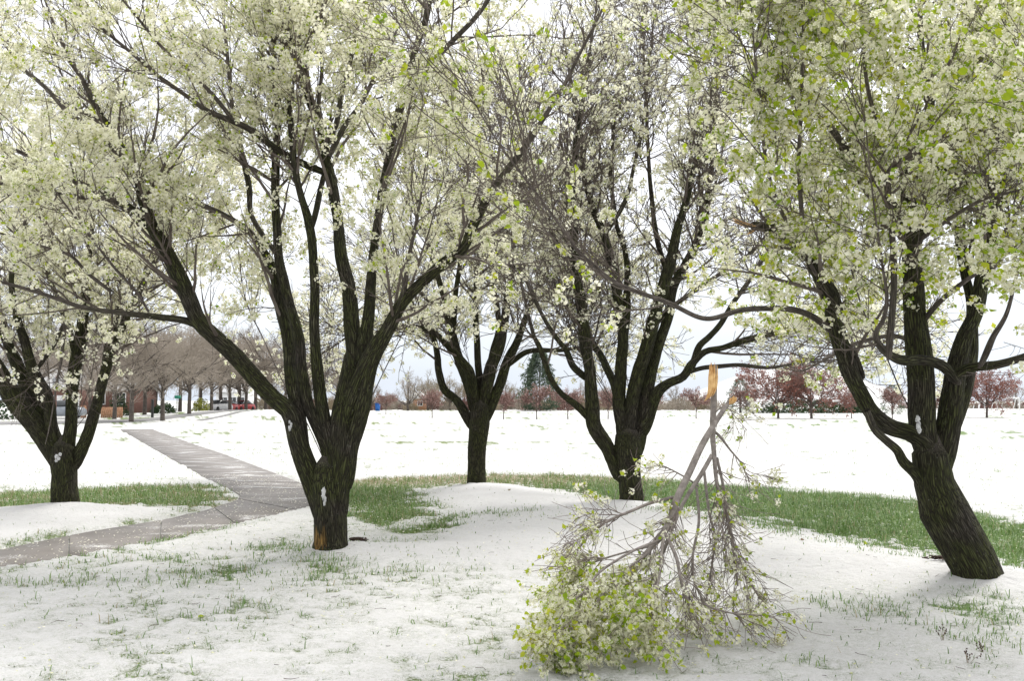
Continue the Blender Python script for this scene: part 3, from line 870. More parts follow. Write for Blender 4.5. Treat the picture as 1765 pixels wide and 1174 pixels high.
    k = (infr(P3[:, 1], 70) | (r_.uniform(size=len(P3)) < 0.2)) & (P3[:, :, 2].min(1) > 0.9)
    P3, R3 = P3[k], R3[k]
    V, Q = join([tubes(P1, R1, 5), tubes(P2, R2, 3), tubes(P3, R3, 3)])
    obj('twigs', mesh('twigs', V - base, Q, None, True), M['twig'], root, 'stuff')
    # blossoms on the spurs of the outer twigs
    c3 = P3[:, -1]; d3 = norm(P3[:, -1] - P3[:, -2])
    c2 = P2[:, -2]; d2 = norm(P2[:, -1] - P2[:, -2])
    cm = P3[:, 1]; dm = norm(P3[:, 1] - P3[:, 0] + r_.normal(size=(len(P3), 3)) * 0.1)
    pos = np.concatenate([c3, c2, cm]); nrm = np.concatenate([d3, d2, dm])
    # flowering comes in patches and thins towards the middle of the crown
    patch = vnoise(pos * 1.3 + seed, 12) * 0.45 + vnoise(pos * 4.2 + seed, 13) * 0.55
    prob = np.clip(fl * (0.18 + 1.8 * smooth(0.43, 0.56, patch)), 0, 1)
    if zoned:
        prob = prob * zoned(pos)
    k = (r_.uniform(size=len(pos)) < prob) & (infr(pos, 60) | (r_.uniform(size=len(pos)) < 0.3))
    pos, nrm = pos[k], norm(nrm[k] + r_.normal(size=(k.sum(), 3)) * 0.35 + np.array([0, 0, 0.25]))
    print('pear', seed, 'twigs', len(P1), len(P2), len(P3), 'clusters', len(pos))
    dress(root, base, pos, nrm, n_ind, variants, leafp, leafsize, n_leaf, leaf_detail, r_, fsize)
    for q, (px, py, dy, sx, sz) in enumerate(snow_dabs):
        parts = []
        for h in range(4):
            c = at(px + r_.normal() * sx * 0.3, py + (h - 1.5) * sz * 0.45, Yb + dy + 0.02); s_ = Yb / F
            g = r_.uniform(0.25, 0.55)
            parts.append(snow_lump(c, sx * s_ * g * 1.2, 0.018, sz * s_ * g, seed + q + h * 5, 5.0))
        V, Qd = join(parts)
        obj('snow_patch', mesh('snow_patch', V - base, Qd, None, True), M['snow'], root, 'stuff')
    return root

# --- the tree in the left middle, forked almost from the ground
def bareB(V):
    px, py = proj(V)
    c = at(550, 932, 10.2)
    return smooth(0.22, 0.05, np.abs(V[:, 2] - c[2])) * smooth(0.11, 0.03, np.abs(V[:, 0] - c[0])) * (V[:, 1] < 10.35) * 0.9

pear('multi stemmed pear tree beside the path, yellow bark scar at its foot', 10.36,
     [(573, 962, 34), (574, 930, 31), (571, 895, 31), (566, 855, 31), (562, 825, 30), (562, 800, 24)],
     [
         (0, 0.1, [(580, 880, 24), (587, 810, 27), (592, 740, 27), (605, 680, 27), (617, 625, 25), (626, 590, 21), (630, 570, 16, 1)]),
         (0, 0.6, [(614, 630, 18), (606, 560, 16), (598, 500, 14), (590, 440, 13), (583, 380, 12), (572, 320, 12), (560, 270, 11), (550, 215, 10), (530, 150, 9.5), (513, 95, 9), (490, 40, 7), (470, -40, 5)]),
         (0, -0.6, [(624, 615, 18), (636, 550, 13), (642, 490, 11), (647, 430, 10), (654, 380, 9.5), (662, 320, 9.5), (668, 265, 9.5), (680, 210, 9.5), (700, 150, 9), (715, 90, 8), (735, 30, 7.5), (745, -30, 6)]),
         (-0.4, -1.2, [(672, 250, 6), (700, 170, 7), (735, 122, 6.5), (770, 82, 6), (820, 30, 5.5), (855, -20, 4.5)]),
         (0, -1.2, [(600, 745, 14), (614, 685, 18), (640, 615, 18), (668, 565, 15), (690, 530, 13), (722, 495, 12.5), (762, 455, 12), (800, 428, 10), (818, 390, 10), (836, 347, 9), (858, 313, 8), (890, 270, 7.5), (930, 215, 6), (970, 150, 4.5), (1000, 90, 3.5)]),
         (0, -0.4, [(597, 835, 12), (606, 775, 15), (619, 715, 16), (632, 662, 14), (645, 620, 13), (660, 580, 12), (678, 545, 9), (692, 510, 7), (700, 470, 5)]),
         (0, -0.1, [(566, 900, 22), (548, 850, 23), (531, 800, 22), (513, 750, 21), (498, 715, 19), (470, 688, 17), (438, 650, 17), (404, 611, 17), (371, 580, 17), (346, 555, 17), (324, 510, 17), (304, 470, 16), (284, 430, 14), (264, 395, 13), (250, 350, 12), (236, 305, 11), (215, 268, 10), (194, 230, 9), (168, 190, 7.5), (146, 148, 6)]),
         (0, -1.0, [(276, 415, 9), (250, 382, 9), (220, 354, 8), (170, 327, 7), (110, 303, 6), (50, 270, 5), (0, 250, 4)]),
         (-0.1, -1.6, [(248, 385, 6), (200, 347, 6), (140, 340, 5), (80, 331, 4.5), (20, 320, 4)]),
         (0, -0.9, [(352, 562, 10), (320, 552, 8), (270, 546, 7.5), (210, 541, 6.5), (150, 530, 5.5), (100, 514, 4.5), (50, 500, 4), (-20, 480, 3)]),
         (0, 0.9, [(232, 300, 7), (205, 262, 6.5), (160, 225, 6), (115, 190, 5.5), (60, 135, 5), (10, 100, 4)]),
         (-0.1, -0.9, [(190, 500, 4), (150, 470, 4), (120, 440, 3.5), (60, 420, 3)]),
         (0, 0.7, [(520, 775, 17), (513, 712, 15), (501, 640, 14), (490, 560, 13), (480, 500, 12), (469, 460, 10), (452, 428, 8), (428, 396, 7), (390, 372, 6), (345, 350, 5), (300, 330, 4)]),
         (0, 0.5, [(570, 850, 14), (566, 800, 14), (558, 765, 13), (546, 728, 12), (533, 697, 12), (523, 650, 12), (515, 600, 12), (505, 550, 11), (494, 500, 11), (482, 450, 9.5), (478, 400, 9), (475, 340, 9), (475, 280, 9), (478, 220, 7), (475, 150, 6), (470, 60, 5), (466, -40, 4)]),
         (0, 0.2, [(573, 860, 14), (571, 800, 14), (564, 740, 13.5), (554, 690, 13.5), (547, 630, 12.5), (542, 560, 11.5), (540, 480, 10.5), (538, 420, 9.5), (530, 380, 9.5), (518, 340, 8), (510, 290, 7.5), (501, 220, 7), (495, 150, 6.5), (492, 80, 6), (500, 30, 5), (505, -50, 4)]),
         (0.2, 0.6, [(536, 395, 7), (550, 350, 7), (556, 310, 6), (560, 280, 5)]),
         (0.3, -0.9, [(566, 300, 8), (543, 290, 8.5), (512, 276, 8), (480, 258, 8), (440, 226, 7), (400, 206, 6.5), (360, 190, 6), (320, 165, 5), (270, 130, 4.5), (225, 90, 4), (180, 50, 3.5)]),
         (0, -0.9, [(400, 206, 5), (365, 160, 4.5), (325, 120, 4), (280, 80, 3.5), (230, 20, 3)]),
         (0.2, 1.2, [(568, 262, 7), (585, 232, 6.5), (612, 190, 6), (650, 130, 5), (665, 95, 4)]),
         (0.3, 1.6, [(560, 255, 6), (576, 222, 6), (590, 160, 5.5), (605, 95, 5), (622, 20, 4)]),
         (0.2, 0.4, [(562, 240, 5), (548, 180, 5), (555, 120, 4), (552, 50, 4), (560, -30, 3)]),
         (0.1, -0.9, [(262, 545, 3), (236, 505, 3), (200, 465, 3), (150, 400, 2.5)]),
         (0.4, 1.6, [(478, 440, 6), (435, 375, 6), (428, 320, 7), (415, 260, 6), (400, 180, 5), (390, 80, 4)]),
     ],
     380, 2100, 10500, 0.42, 2.1, CL_M, 300, 160, 0.038, 21, bareB, False,
     [(560, 858, -0.33, 5, 14), (500, 733, -0.22, 4, 8)], back=2, low=590, fsize=1.18,
     zoned=lambda p: np.where(p[:, 0] > 0.1, 0.16, 1.0) * np.where(proj(p)[1] > 590, 0.25, 1))

# --- the tree at the left edge
pear('pear tree at the left edge whose stems fan out above a short trunk', 14.6,
     [(115, 884, 26), (113, 845, 25), (113, 810, 25), (110, 785, 26), (110, 770, 22)],
     [
         (0, -0.5, [(102, 800, 20), (70, 752, 18), (36, 702, 19), (0, 645, 19), (-40, 590, 14), (-90, 530, 9), (-130, 450, 6)]),
         (0, 0.8, [(108, 780, 18), (78, 722, 15), (46, 660, 14), (20, 600, 11), (6, 560, 9), (-15, 500, 7), (-30, 420, 5)]),
         (0, 0.3, [(114, 790, 16), (124, 722, 12.5), (126, 660, 12.5), (133, 610, 13), (140, 570, 12), (148, 520, 9), (155, 430, 7), (162, 350, 5), (170, 270, 4)]),
         (0, -0.4, [(128, 800, 15), (152, 745, 12), (168, 690, 10.5), (180, 640, 10.5), (192, 600, 10), (216, 555, 8), (236, 515, 6.5), (255, 470, 5), (300, 400, 4)]),
         (0, 0.8, [(180, 645, 7), (186, 600, 8), (200, 550, 6), (210, 490, 5), (225, 400, 4)]),
         (0, -0.8, [(98, 775, 14), (84, 700, 12.5), (64, 650, 12), (45, 600, 10), (30, 550, 8), (22, 480, 6), (40, 400, 4)]),
         (0, 1.5, [(132, 610, 8), (120, 570, 7), (100, 520, 6), (80, 460, 5), (70, 380, 4)]),
         (0.2, -1.2, [(60, 640, 5), (90, 600, 4.5), (110, 560, 4), (105, 620, 3), (95, 680, 2)]),
     ],
     190, 1300, 5600, 0.72, 0.9, CL_F, 0, 0, 0.036, 31, None, False, [(100, 789, -0.42, 6, 8)], back=4, tw=1.3,
     zoned=lambda p: np.where(proj(p)[1] > 690, 0.05, np.where((proj(p)[1] > 590) & (np.abs(proj(p)[0] - 95) > 40), 0.22, 1.0)))

# --- the small tree in the centre
pear('slender trunked pear tree at the centre, farthest of the blooming trees', 18.5,
     [(820, 844, 18), (821, 800, 17), (823, 760, 18), (825, 730, 21), (827, 700, 20)],
     [
         (0, -0.4, [(814, 735, 12), (790, 692, 10), (766, 670, 9), (755, 640, 8), (752, 610, 7), (745, 580, 6), (722, 545, 5), (700, 500, 4)]),
         (0, 0.6, [(817, 710, 13), (806, 655, 12), (788, 612, 10), (776, 560, 8.5), (762, 500, 7), (746, 440, 6), (732, 380, 5), (715, 300, 4)]),
         (0, -1.0, [(820, 700, 12), (812, 645, 10.5), (798, 622, 9), (770, 592, 7.5), (745, 570, 6), (705, 562, 4.5), (660, 570, 3)]),
         (0, 1.0, [(828, 700, 12), (826, 645, 8.5), (823, 600, 7.5), (820, 540, 6.5), (822, 470, 5), (828, 400, 4), (835, 300, 3)]),
         (0, -0.3, [(832, 705, 14), (845, 642, 13), (860, 592, 11), (870, 540, 9.5), (880, 480, 8), (886, 420, 7), (891, 350, 6), (900, 270, 5), (908, 200, 4)]),
         (0, 0.5, [(838, 725, 12), (863, 655, 10.5), (879, 617, 10), (891, 590, 9), (906, 550, 7), (921, 510, 6), (941, 470, 5), (960, 400, 4)]),
         (0.1, -0.8, [(874, 632, 7), (900, 610, 6.5), (925, 603, 6), (960, 604, 5), (1000, 600, 4)]),
         (0.1, 0.6, [(790, 615, 6), (783, 560, 6), (790, 480, 5), (800, 400, 4), (805, 300, 3)]),
         (0, 1.6, [(776, 560, 5), (740, 520, 4), (700, 490, 3), (660, 510, 2.5), (600, 545, 2)]),
         (0, 1.4, [(835, 670, 8), (858, 560, 6), (850, 470, 5), (860, 380, 4), (850, 280, 3)]),
         (0.2, 1.8, [(745, 575, 4), (700, 568, 3.5), (655, 562, 3), (610, 575, 2.5), (570, 600, 2)]),
     ],
     230, 1900, 7500, 0.40, 0.9, CL_F, 0, 0, 0.036, 41, None, False, [], back=4, tw=2.2, l1=(0.8, 2.3))

# --- the tree right of centre
pear('dark pear tree behind the fallen branch, forking low to the left', 14.8,
     [(1087, 882, 24), (1086, 845, 23), (1084, 800, 25), (1083, 770, 29), (1083, 745, 24)],
     [
         (0, -0.3, [(1070, 822, 16), (1052, 775, 15), (1026, 738, 15), (1020, 690, 14.5), (1012, 620, 12.5), (1006, 560, 12), (998, 500, 11), (993, 450, 10), (990, 390, 9), (986, 330, 8), (990, 270, 7), (1000, 200, 6), (1012, 120, 5)]),
         (0, -0.8, [(1022, 725, 8), (1000, 705, 8), (970, 680, 7), (946, 642, 6.5), (931, 602, 6.5), (918, 575, 5), (908, 530, 4)]),
         (0, -0.8, [(1012, 650, 8), (987, 632, 7.5), (975, 604, 6.5), (957, 579, 5.5), (935, 545, 4.5), (915, 500, 4)]),
         (0, 0.3, [(1076, 780, 17), (1069, 700, 14), (1070, 640, 13), (1071, 590, 12), (1069, 540, 10.5), (1060, 485, 10), (1050, 440, 9), (1040, 400, 8), (1022, 360, 7), (1008, 310, 6), (1000, 230, 5), (985, 140, 4)]),
         (0.1, 0.7, [(1073, 590, 9), (1080, 540, 8.5), (1083, 475, 7), (1076, 425, 6), (1062, 385, 5.5), (1052, 300, 4.5), (1060, 200, 4)]),
         (0, -0.2, [(1088, 790, 18), (1086, 710, 15), (1100, 650, 14.5), (1115, 600, 13.5), (1126, 550, 13.5), (1141, 500, 14), (1156, 450, 12), (1166, 400, 9), (1181, 350, 7.5), (1196, 290, 6), (1215, 210, 5)]),
         (0, 0.5, [(1098, 780, 17), (1110, 705, 13.5), (1122, 650, 12), (1135, 600, 10.5), (1150, 545, 11), (1163, 490, 10), (1195, 430, 9), (1214, 380, 8), (1221, 320, 7), (1230, 260, 6), (1235, 180, 4.5)]),
         (0, -0.6, [(1106, 745, 15), (1130, 685, 12.5), (1152, 662, 10), (1178, 648, 9), (1193, 625, 9), (1215, 604, 8), (1250, 598, 7), (1290, 585, 7), (1332, 574, 6), (1380, 560, 4)]),
         (-0.2, 0.4, [(1190, 632, 8), (1205, 600, 7.5), (1222, 582, 7), (1245, 552, 6.5), (1270, 515, 5.5), (1300, 470, 4.5)]),
         (0, 0.8, [(1066, 700, 9), (1054, 655, 8.5), (1040, 618, 7.5), (1022, 592, 6.5), (1008, 560, 5), (990, 500, 4)]),
         (0.0, -0.9, [(1185, 642, 5), (1215, 632, 5), (1265, 630, 4.5), (1320, 634, 4), (1380, 625, 3), (1420, 622, 2)]),
         (0.2, 1.2, [(1130, 560, 6), (1170, 520, 5.5), (1225, 480, 5), (1290, 440, 4), (1340, 380, 3)]),
         (0.2, 1.5, [(1150, 470, 7), (1130, 400, 6), (1120, 320, 5), (1115, 220, 4), (1110, 100, 3)]),
         (0.2, 1.0, [(1040, 405, 5), (1075, 350, 5), (1095, 280, 4), (1110, 200, 3.5), (1120, 100, 3)]),
         (0.3, -0.4, [(1000, 500, 5), (960, 420, 5), (935, 370, 4), (905, 310, 3)]),
         (0, 1.4, [(1290, 585, 5), (1350, 565, 4), (1430, 570, 3), (1500, 590, 2.5)]),
     ],
     330, 2600, 9500, 0.30, 1.0, CL_F, 0, 0, 0.036, 51, None, False, [], back=4, tw=2.2, l1=(0.7, 2.1), low=665,
     zoned=lambda p: np.where(proj(p)[1] > 690, 0.1, 1.0))

# --- the leaning tree on the right
E_Y = 8.6
e_root = pear('leaning pear tree on the right, thick with blossom, one limb snapped', E_Y,
     [(1692, 1016, 44, 0), (1668, 960, 46, 0), (1642, 905, 47, 0), (1620, 862, 42, 0), (1606, 822, 36, 0), (1602, 790, 36, 0), (1605, 765, 28, 0)],
     [
         (0, -0.5, [(1605, 805, 22), (1592, 768, 20), (1565, 746, 18), (1532, 735, 18), (1504, 710, 18), (1481, 672, 18), (1465, 640, 18), (1450, 600, 17), (1438, 560, 17), (1430, 512, 18), (1416, 485, 15), (1392, 440, 11), (1368, 413, 10.5), (1340, 396, 10.5), (1312, 392, 10), (1296, 389, 9, 1)]),
         (0, -0.3, [(1602, 855, 14), (1578, 820, 12), (1555, 797, 11), (1545, 775, 10), (1527, 757, 9), (1509, 738, 9), (1494, 708, 8, 1)]),
         (0, 0.2, [(1602, 800, 27), (1591, 720, 26), (1588, 660, 25), (1583, 600, 24), (1576, 520, 22), (1570, 450, 20), (1566, 390, 18), (1568, 330, 15), (1582, 270, 12), (1596, 210, 11), (1602, 150, 9), (1590, 90, 7.5), (1585, 0, 5.5)]),
         (0.1, -0.4, [(1568, 395, 9), (1533, 342, 9.5), (1497, 297, 9.5), (1462, 262, 8.5), (1440, 230, 7.5), (1404, 184, 7), (1372, 150, 7), (1340, 114, 6), (1310, 78, 5), (1280, 20, 4)]),
         (0, 0.4, [(1618, 810, 28), (1634, 745, 25), (1642, 690, 22), (1650, 640, 20), (1663, 590, 17), (1682, 540, 15), (1694, 470, 15), (1702, 400, 15), (1708, 340, 16), (1718, 290, 16), (1738, 235, 15), (1768, 190, 13), (1810, 130, 10), (1850, 60, 6)]),
         (0, 0.8, [(1614, 805, 18), (1648, 720, 18), (1668, 645, 16), (1680, 590, 13), (1676, 530, 11), (1662, 470, 10), (1650, 400, 9.5), (1655, 320, 9), (1668, 250, 8), (1690, 180, 7), (1720, 90, 5)]),
         (-0.1, -1.0, [(1650, 655, 10), (1625, 628, 11), (1590, 617, 11), (1555, 620, 11), (1534, 614, 9), (1514, 597, 8), (1508, 575, 6), (1522, 550, 5), (1528, 510, 4), (1520, 450, 3)]),
         (-0.8, -1.2, [(1534, 612, 8), (1537, 545, 8), (1541, 470, 8), (1538, 400, 8), (1533, 340, 8), (1533, 300, 7.5), (1548, 280, 5.5), (1590, 262, 4.5), (1622, 250, 3.5), (1680, 230, 2.5)]),
         (-0.1, -1.4, [(1645, 650, 11), (1670, 634, 11), (1720, 627, 9.5), (1765, 613, 8.5), (1820, 590, 7), (1880, 560, 5)]),
         (-0.6, -1.3, [(1688, 628, 7), (1700, 602, 8), (1712, 578, 7), (1735, 540, 5), (1750, 480, 4), (1770, 400, 3)]),
         (-0.1, -1.5, [(1486, 640, 12), (1470, 607, 9.5), (1440, 576, 8.5), (1404, 546, 7.5), (1369, 533, 7), (1324, 530, 6.5), (1276, 533, 6), (1215, 549, 5.5), (1151, 523, 5), (1066, 489, 4.5), (1002, 438, 4), (980, 408, 3.5), (930, 340, 3)]),
         (0.1, 0.9, [(1574, 430, 10), (1600, 360, 10), (1632, 280, 9), (1660, 210, 8), (1690, 140, 6), (1720, 60, 5)]),
         (-0.3, -1.4, [(1430, 500, 6), (1400, 460, 5), (1385, 400, 5.5), (1378, 300, 5), (1380, 200, 4)]),
         (-0.3, -1.6, [(1385, 430, 5), (1345, 360, 4.5), (1320, 280, 4), (1310, 180, 3)]),
         (0.1, -1.6, [(1585, 560, 7), (1620, 520, 6), (1670, 480, 5), (1720, 450, 4), (1780, 400, 3)]),
         (0.1, -1.5, [(1578, 420, 6), (1620, 390, 5), (1680, 350, 4), (1750, 330, 3)]),
         (0.2, 2.0, [(1588, 600, 6), (1540, 580, 5), (1480, 590, 4), (1420, 620, 3)]),
         (0.1, -0.9, [(1568, 330, 6), (1530, 250, 5), (1500, 170, 4.5), (1490, 80, 4), (1500, -20, 3)]),
         (0.1, -1.5, [(1600, 180, 5), (1560, 120, 4.5), (1480, 60, 4), (1420, 0, 3)]),
     ],
     330, 2200, 11500, 0.47, 3.2, CL_M, 300, 300, 0.056, 61, None, True,
     [(1583, 732, -0.22, 6, 13)], back=2, l1=(0.6, 1.7), low=660, fsize=1.15, stub=at(1300, 390, E_Y - 0.5),
     zoned=lambda p: np.where(np.hypot(proj(p)[0] - 1288, proj(p)[1] - 392) < 42, 0.0, 1) * np.where(proj(p)[0] < 1190, 0.10, 1.0) * np.where(proj(p)[1] > 575, 0.12, 1.0))

def splinters(path_px, Y, wpx, n, seed, base, root, name='torn_wood'):
    """a torn strip of raw wood: overlapping pointed fibres with depth"""
    r_ = np.random.default_rng(seed)
    A = np.array(path_px, float)
    C = at(A[:, 0], A[:, 1], Y)
    parts = []
    for k in range(n):
        off = r_.uniform(-1, 1) * wpx * Y / F
        P = catmull(C, 7).copy()
        P[:, 0] += off * np.linspace(1, 0.5, 7); P[:, 1] += r_.uniform(-0.012, 0.012)
        a, b = r_.uniform(0, 0.25), r_.uniform(0.7, 1.0)
        u = np.linspace(a, b, 7) * 6
        P = np.stack([np.interp(u, np.arange(7), P[:, c]) for c in range(3)], -1)
        R = wpx * Y / F * 0.42 * np.array([0.06, 0.55, 1, 1, 0.85, 0.5, 0.06]) * r_.uniform(0.6, 1)
        parts.append(tubes(P[None], R[None], 5))
    V, Q = join(parts)
    obj(name, mesh(name, V - base, Q), M['torn'], root)

eb = np.array(e_root.location)
splinters([(1300, 390), (1290, 388), (1276, 383), (1260, 376)], E_Y - 0.55, 8, 12, 5, eb, e_root)
splinters([(1306, 394), (1299, 397), (1293, 402), (1288, 404)], E_Y - 0.52, 3, 4, 6, eb, e_root)

# ------------------------------------------------------------------ the fallen branch, standing broken end up
def fallen():
    r_ = np.random.default_rng(71)
    Yf = 6.9
    b = gnd(1120, 1080)
    base = np.array([b[0], Yf, 0.06])
    root = thing('fallen_branch', 'snapped pear branch standing upside down in snow, raw wood at its top', 'branch', base)
    stems = [
        (0, 0, [(1234, 628, 4), (1233, 650, 8), (1230, 700, 9), (1228, 745, 8.5), (1231, 785, 7), (1236, 835, 5.5), (1251, 880, 5), (1262, 925, 4.5), (1268, 970, 4), (1272, 1010, 3)]),
        (-0.05, -0.5, [(1262, 688, 6), (1248, 708, 7), (1229, 735, 8.5), (1207, 770, 9.5), (1187, 815, 9.5), (1167, 860, 10.5), (1156, 895, 10.5), (1143, 922, 9.5), (1126, 942, 6.5), (1106, 965, 5.5), (1070, 1005, 4.5), (1030, 1050, 3)]),
        (0, -0.3, [(1226, 785, 6), (1206, 822, 6.5), (1180, 865, 5.5), (1162, 905, 4.5), (1140, 960, 4), (1122, 1010, 3), (1110, 1060, 2.5)]),
        (-0.2, -0.3, [(1160, 858, 5), (1120, 868, 4.5), (1086, 882, 4), (1050, 897, 3.5), (1015, 920, 3), (995, 950, 2)]),
        (0, 0.3, [(1236, 790, 4.5), (1247, 840, 4.5), (1256, 900, 4.5), (1268, 960, 4), (1290, 1000, 3), (1315, 1040, 2)]),
        (0, 0.2, [(1229, 742, 4), (1243, 755, 4), (1258, 775, 3), (1275, 795, 2.5), (1284, 812, 2), (1292, 831, 1.5)]),
        (-0.4, -0.9, [(1146, 920, 5), (1140, 960, 4), (1135, 1000, 3.5), (1122, 1040, 3), (1100, 1070, 3)]),
        (-0.4, -0.6, [(1146, 918, 5), (1166, 960, 4.5), (1175, 1005, 4), (1190, 1050, 3)]),
        (-0.4, -0.9, [(1140, 930, 4), (1090, 950, 3.5), (1035, 985, 3), (1005, 1022, 3), (970, 1050, 2)]),
        (-0.4, 0.1, [(1130, 940, 3), (1070, 955, 2.5), (1010, 975, 3), (975, 995, 2)]),
        (-0.4, -1.0, [(1120, 950, 4), (1060, 1000, 3), (1020, 1050, 3), (985, 1085, 2)]),
        (0, -0.2, [(1200, 840, 4), (1205, 900, 4), (1195, 960, 3.5), (1200, 1010, 3), (1230, 1060, 2)]),
        (0, 0.0, [(1214, 815, 4), (1222, 880, 4), (1232, 930, 3.5), (1225, 990, 3), (1215, 1050, 2)]),
        (0, -0.1, [(1204, 838, 3), (1180, 822, 2.5), (1150, 806, 2), (1132, 800, 1.5)]),
        (0, 0.1, [(1229, 715, 2.5), (1245, 702, 2), (1260, 706, 1.5)]),
        (-0.3, -0.5, [(1176, 1000, 3), (1210, 1040, 3), (1260, 1058, 2.5), (1320, 1062, 1.5)]),
    ]
    Ps, Rs = [], []
    for q, (d0, d1, pts) in enumerate(stems):
        A = np.array(pts, float)
        u = np.linspace(0, 1, len(A))
        Y = Yf + d0 + (d1 - d0) * u
        P = at(A[:, 0], A[:, 1], Y); P[:, 2] = np.maximum(P[:, 2], 0.10)
        V, Q, tcv, rr, Pc, Rc, t = tube_limb(P, A[:, 2] * Yf / F * 0.60, seed=400 + q)
        age = np.full(len(V), 0.04)
        obj('stem', mesh('stem', V - base, Q, {'tc': ('FLOAT_VECTOR', tcv), 'age': ('FLOAT', age), 'bare': ('FLOAT', 0 * age)}, True), M['grey_limb'], root)
        Ps.append(Pc); Rs.append(Rc)
    LP, LR = resample(Ps, Rs)
    P1, R1 = spawn(LP, LR, 105, 0.40, (0.25, 0.75), (0.18, 0.50), 8, (-1.3, 0.1), 0.17, 0.5, 0.006, 0.0025, r_=r_)
    P2, R2 = spawn(np.concatenate([LP[:, 16:][:, ::3], P1], 0) if LP[:, 16:][:, ::3].shape[1] == 8 else P1, R1 if LP[:, 16:][:, ::3].shape[1] != 8 else np.concatenate([LR[:, 16:][:, ::3], R1]),
                   1300, 0.1, (0.4, 1.1), (0.12, 0.38), 6, (-0.9, 0.5), 0.13, 0.6, 0.004, 0.0016, r_=r_)
    for P in (P1, P2):
        gh = ground_z(P[..., 0].ravel(), P[..., 1].ravel()).reshape(P.shape[:2]) + 0.012
        P[..., 2] = np.where(P[..., 2] < gh, gh + 0.25 * (gh - P[..., 2]), P[..., 2])
    V, Q = join([tubes(P1, R1, 5), tubes(P2, R2, 4)])
    obj('twigs', mesh('twigs', V - base, Q, None, True), M['young_twig'], root, 'stuff')
    pos = np.concatenate([P2[:, -1], P2[:, 3], P1[:, -1], P2[:, 2]]); nrm = np.concatenate([P2[:, -1] - P2[:, -3], P2[:, 3] - P2[:, 1], P1[:, -1] - P1[:, -2], P2[:, 2] - P2[:, 0]])
    px, py = proj(pos)
    # the outer shoots carry the flowers; the stems above knee height are nearly bare
    dens = smooth(0.66, 0.28, pos[:, 2]) * (0.12 + 0.88 * smooth(1.10, 0.65, pos[:, 0])) * (1 - 0.7 * smooth(0.8, 1.2, pos[:, 0]) * smooth(0.25, 0.45, pos[:, 2])) * 0.9 + 0.06 + 0.10 * smooth(0.7, 0.85, pos[:, 2])
    k = r_.uniform(size=len(pos)) < dens
    pos, nrm = pos[k], norm(norm(nrm[k]) + r_.normal(size=(k.sum(), 3)) * 0.4 + np.array([0, 0, 0.5]))
    extra = []
    print('fallen clusters', len(pos))
    dress(root, base, pos, nrm, 300, CL_M, 2.4, 0.037, 300, True, r_, 0.74)
    splinters([(1230, 620), (1230, 645), (1229, 668), (1223, 684), (1213, 694)], Yf - 0.045, 8, 16, 8, base, root)
    splinters([(1265, 682), (1263, 690), (1259, 698)], Yf - 0.09, 7, 8, 9, base, root)
    return root
fallen()

# ------------------------------------------------------------------ things on the ground
def ground_at(px, py):
    c = gnd(px, py)
    return np.array([c[0], c[1], float(ground_z(np.array([c[0]]), np.array([c[1]]))[0])])

def leaf_thing(px, py, size, mat, label, seed):
    r_ = np.random.default_rng(seed)
    P = ground_at(px, py)
    Mx = rot_to(np.array([[r_.normal() * 0.3, r_.normal() * 0.3 - 0.5, 1.0]]), np.array([r_.uniform(0, TAU)]))[0] * size
    V = LEAFV @ Mx.T
    o = obj('fallen_leaf', mesh('fallen_leaf', V, LEAFF), M[mat])
    o.location = (P + np.array([0, 0, 0.014])).tolist()
    tag(o, label, 'leaf', 'leaves lying on the snow')
leaf_thing(341, 1069, 0.055, 'leaf', 'yellow green leaf lying alone on the front left snow', 1)
leaf_thing(1380, 953, 0.05, 'dead_leaf', 'brown curled leaf lying on snow between fallen branch and leaning tree', 2)
leaf_thing(1489, 952, 0.06, 'leaf', 'green leaf on snow just left of the leaning trunk', 3)
leaf_thing(877, 862, 0.06, 'dead_leaf', 'dark brown leaf on the raised snow below the centre tree', 4)
leaf_thing(1342, 1065, 0.05, 'leaf', 'green leaf dropped beside the right tip of the fallen branch', 5)

def weed(px, py, h, label, seed):
    r_ = np.random.default_rng(seed)
    P = ground_at(px, py)
    root = thing('seedhead_weed', label, 'weed', P, 'dry weeds poking through the front right snow')
    st, hd = [], []
    for k in range(5):
        d = np.array([r_.normal() * 0.35, r_.normal() * 0.35, 1.0]); L_ = h * r_.uniform(0.6, 1)
        pts = np.array([[0, 0, -0.02], d * L_ * 0.5, d * L_ + [0, 0, -0.005]])
        st.append(tubes(pts[None], np.full((1, 3), 0.0013), 4))
        for q in range(3):
            V, Q = snow_lump(pts[2] - d * 0.012 * q + r_.normal(size=3) * 0.004, 0.004, 0.004, 0.005, seed + q)
            hd.append((V, Q))
    V, Q = join(st); obj('stalk', mesh('stalk', V, Q), M['dead_leaf'], root)
    V, Q = join(hd); obj('seed_head', mesh('seed_head', V, Q), M['mulch'], root, 'stuff')
weed(1625, 1112, 0.10, 'dry brown seed heads standing in snow, nearest below the leaning tree', 11)
weed(1692, 1130, 0.07, 'small dark weed at the right end of the front snow', 12)
weed(1668, 1152, 0.08, 'low brown weed closest to the bottom right corner', 13)

# loose mulch showing at two trunk feet
def mulch_patch(px, py, wpx, n, seed):
    r_ = np.random.default_rng(seed)
    c = ground_at(px, py); s_ = wpx * c[1] / F
    parts = []
    for k in range(n):
        p = c + np.array([r_.normal() * s_ * 0.5, r_.normal() * s_ * 0.35, 0])
        p[2] = float(ground_z(p[:1], p[1:2])[0]) + r_.uniform(0.015, 0.045)
        parts.append(boxes([(p, (r_.uniform(0.03, 0.08), r_.uniform(0.008, 0.02), 0.008), r_.uniform(0, 3))]))
    V, Q = join(parts)
    o = obj('mulch', mesh('mulch', V, Q), M['mulch'], kind='stuff')
    return o
mulch_patch(1634, 992, 24, 140, 3); mulch_patch(616, 948, 13, 90, 4)

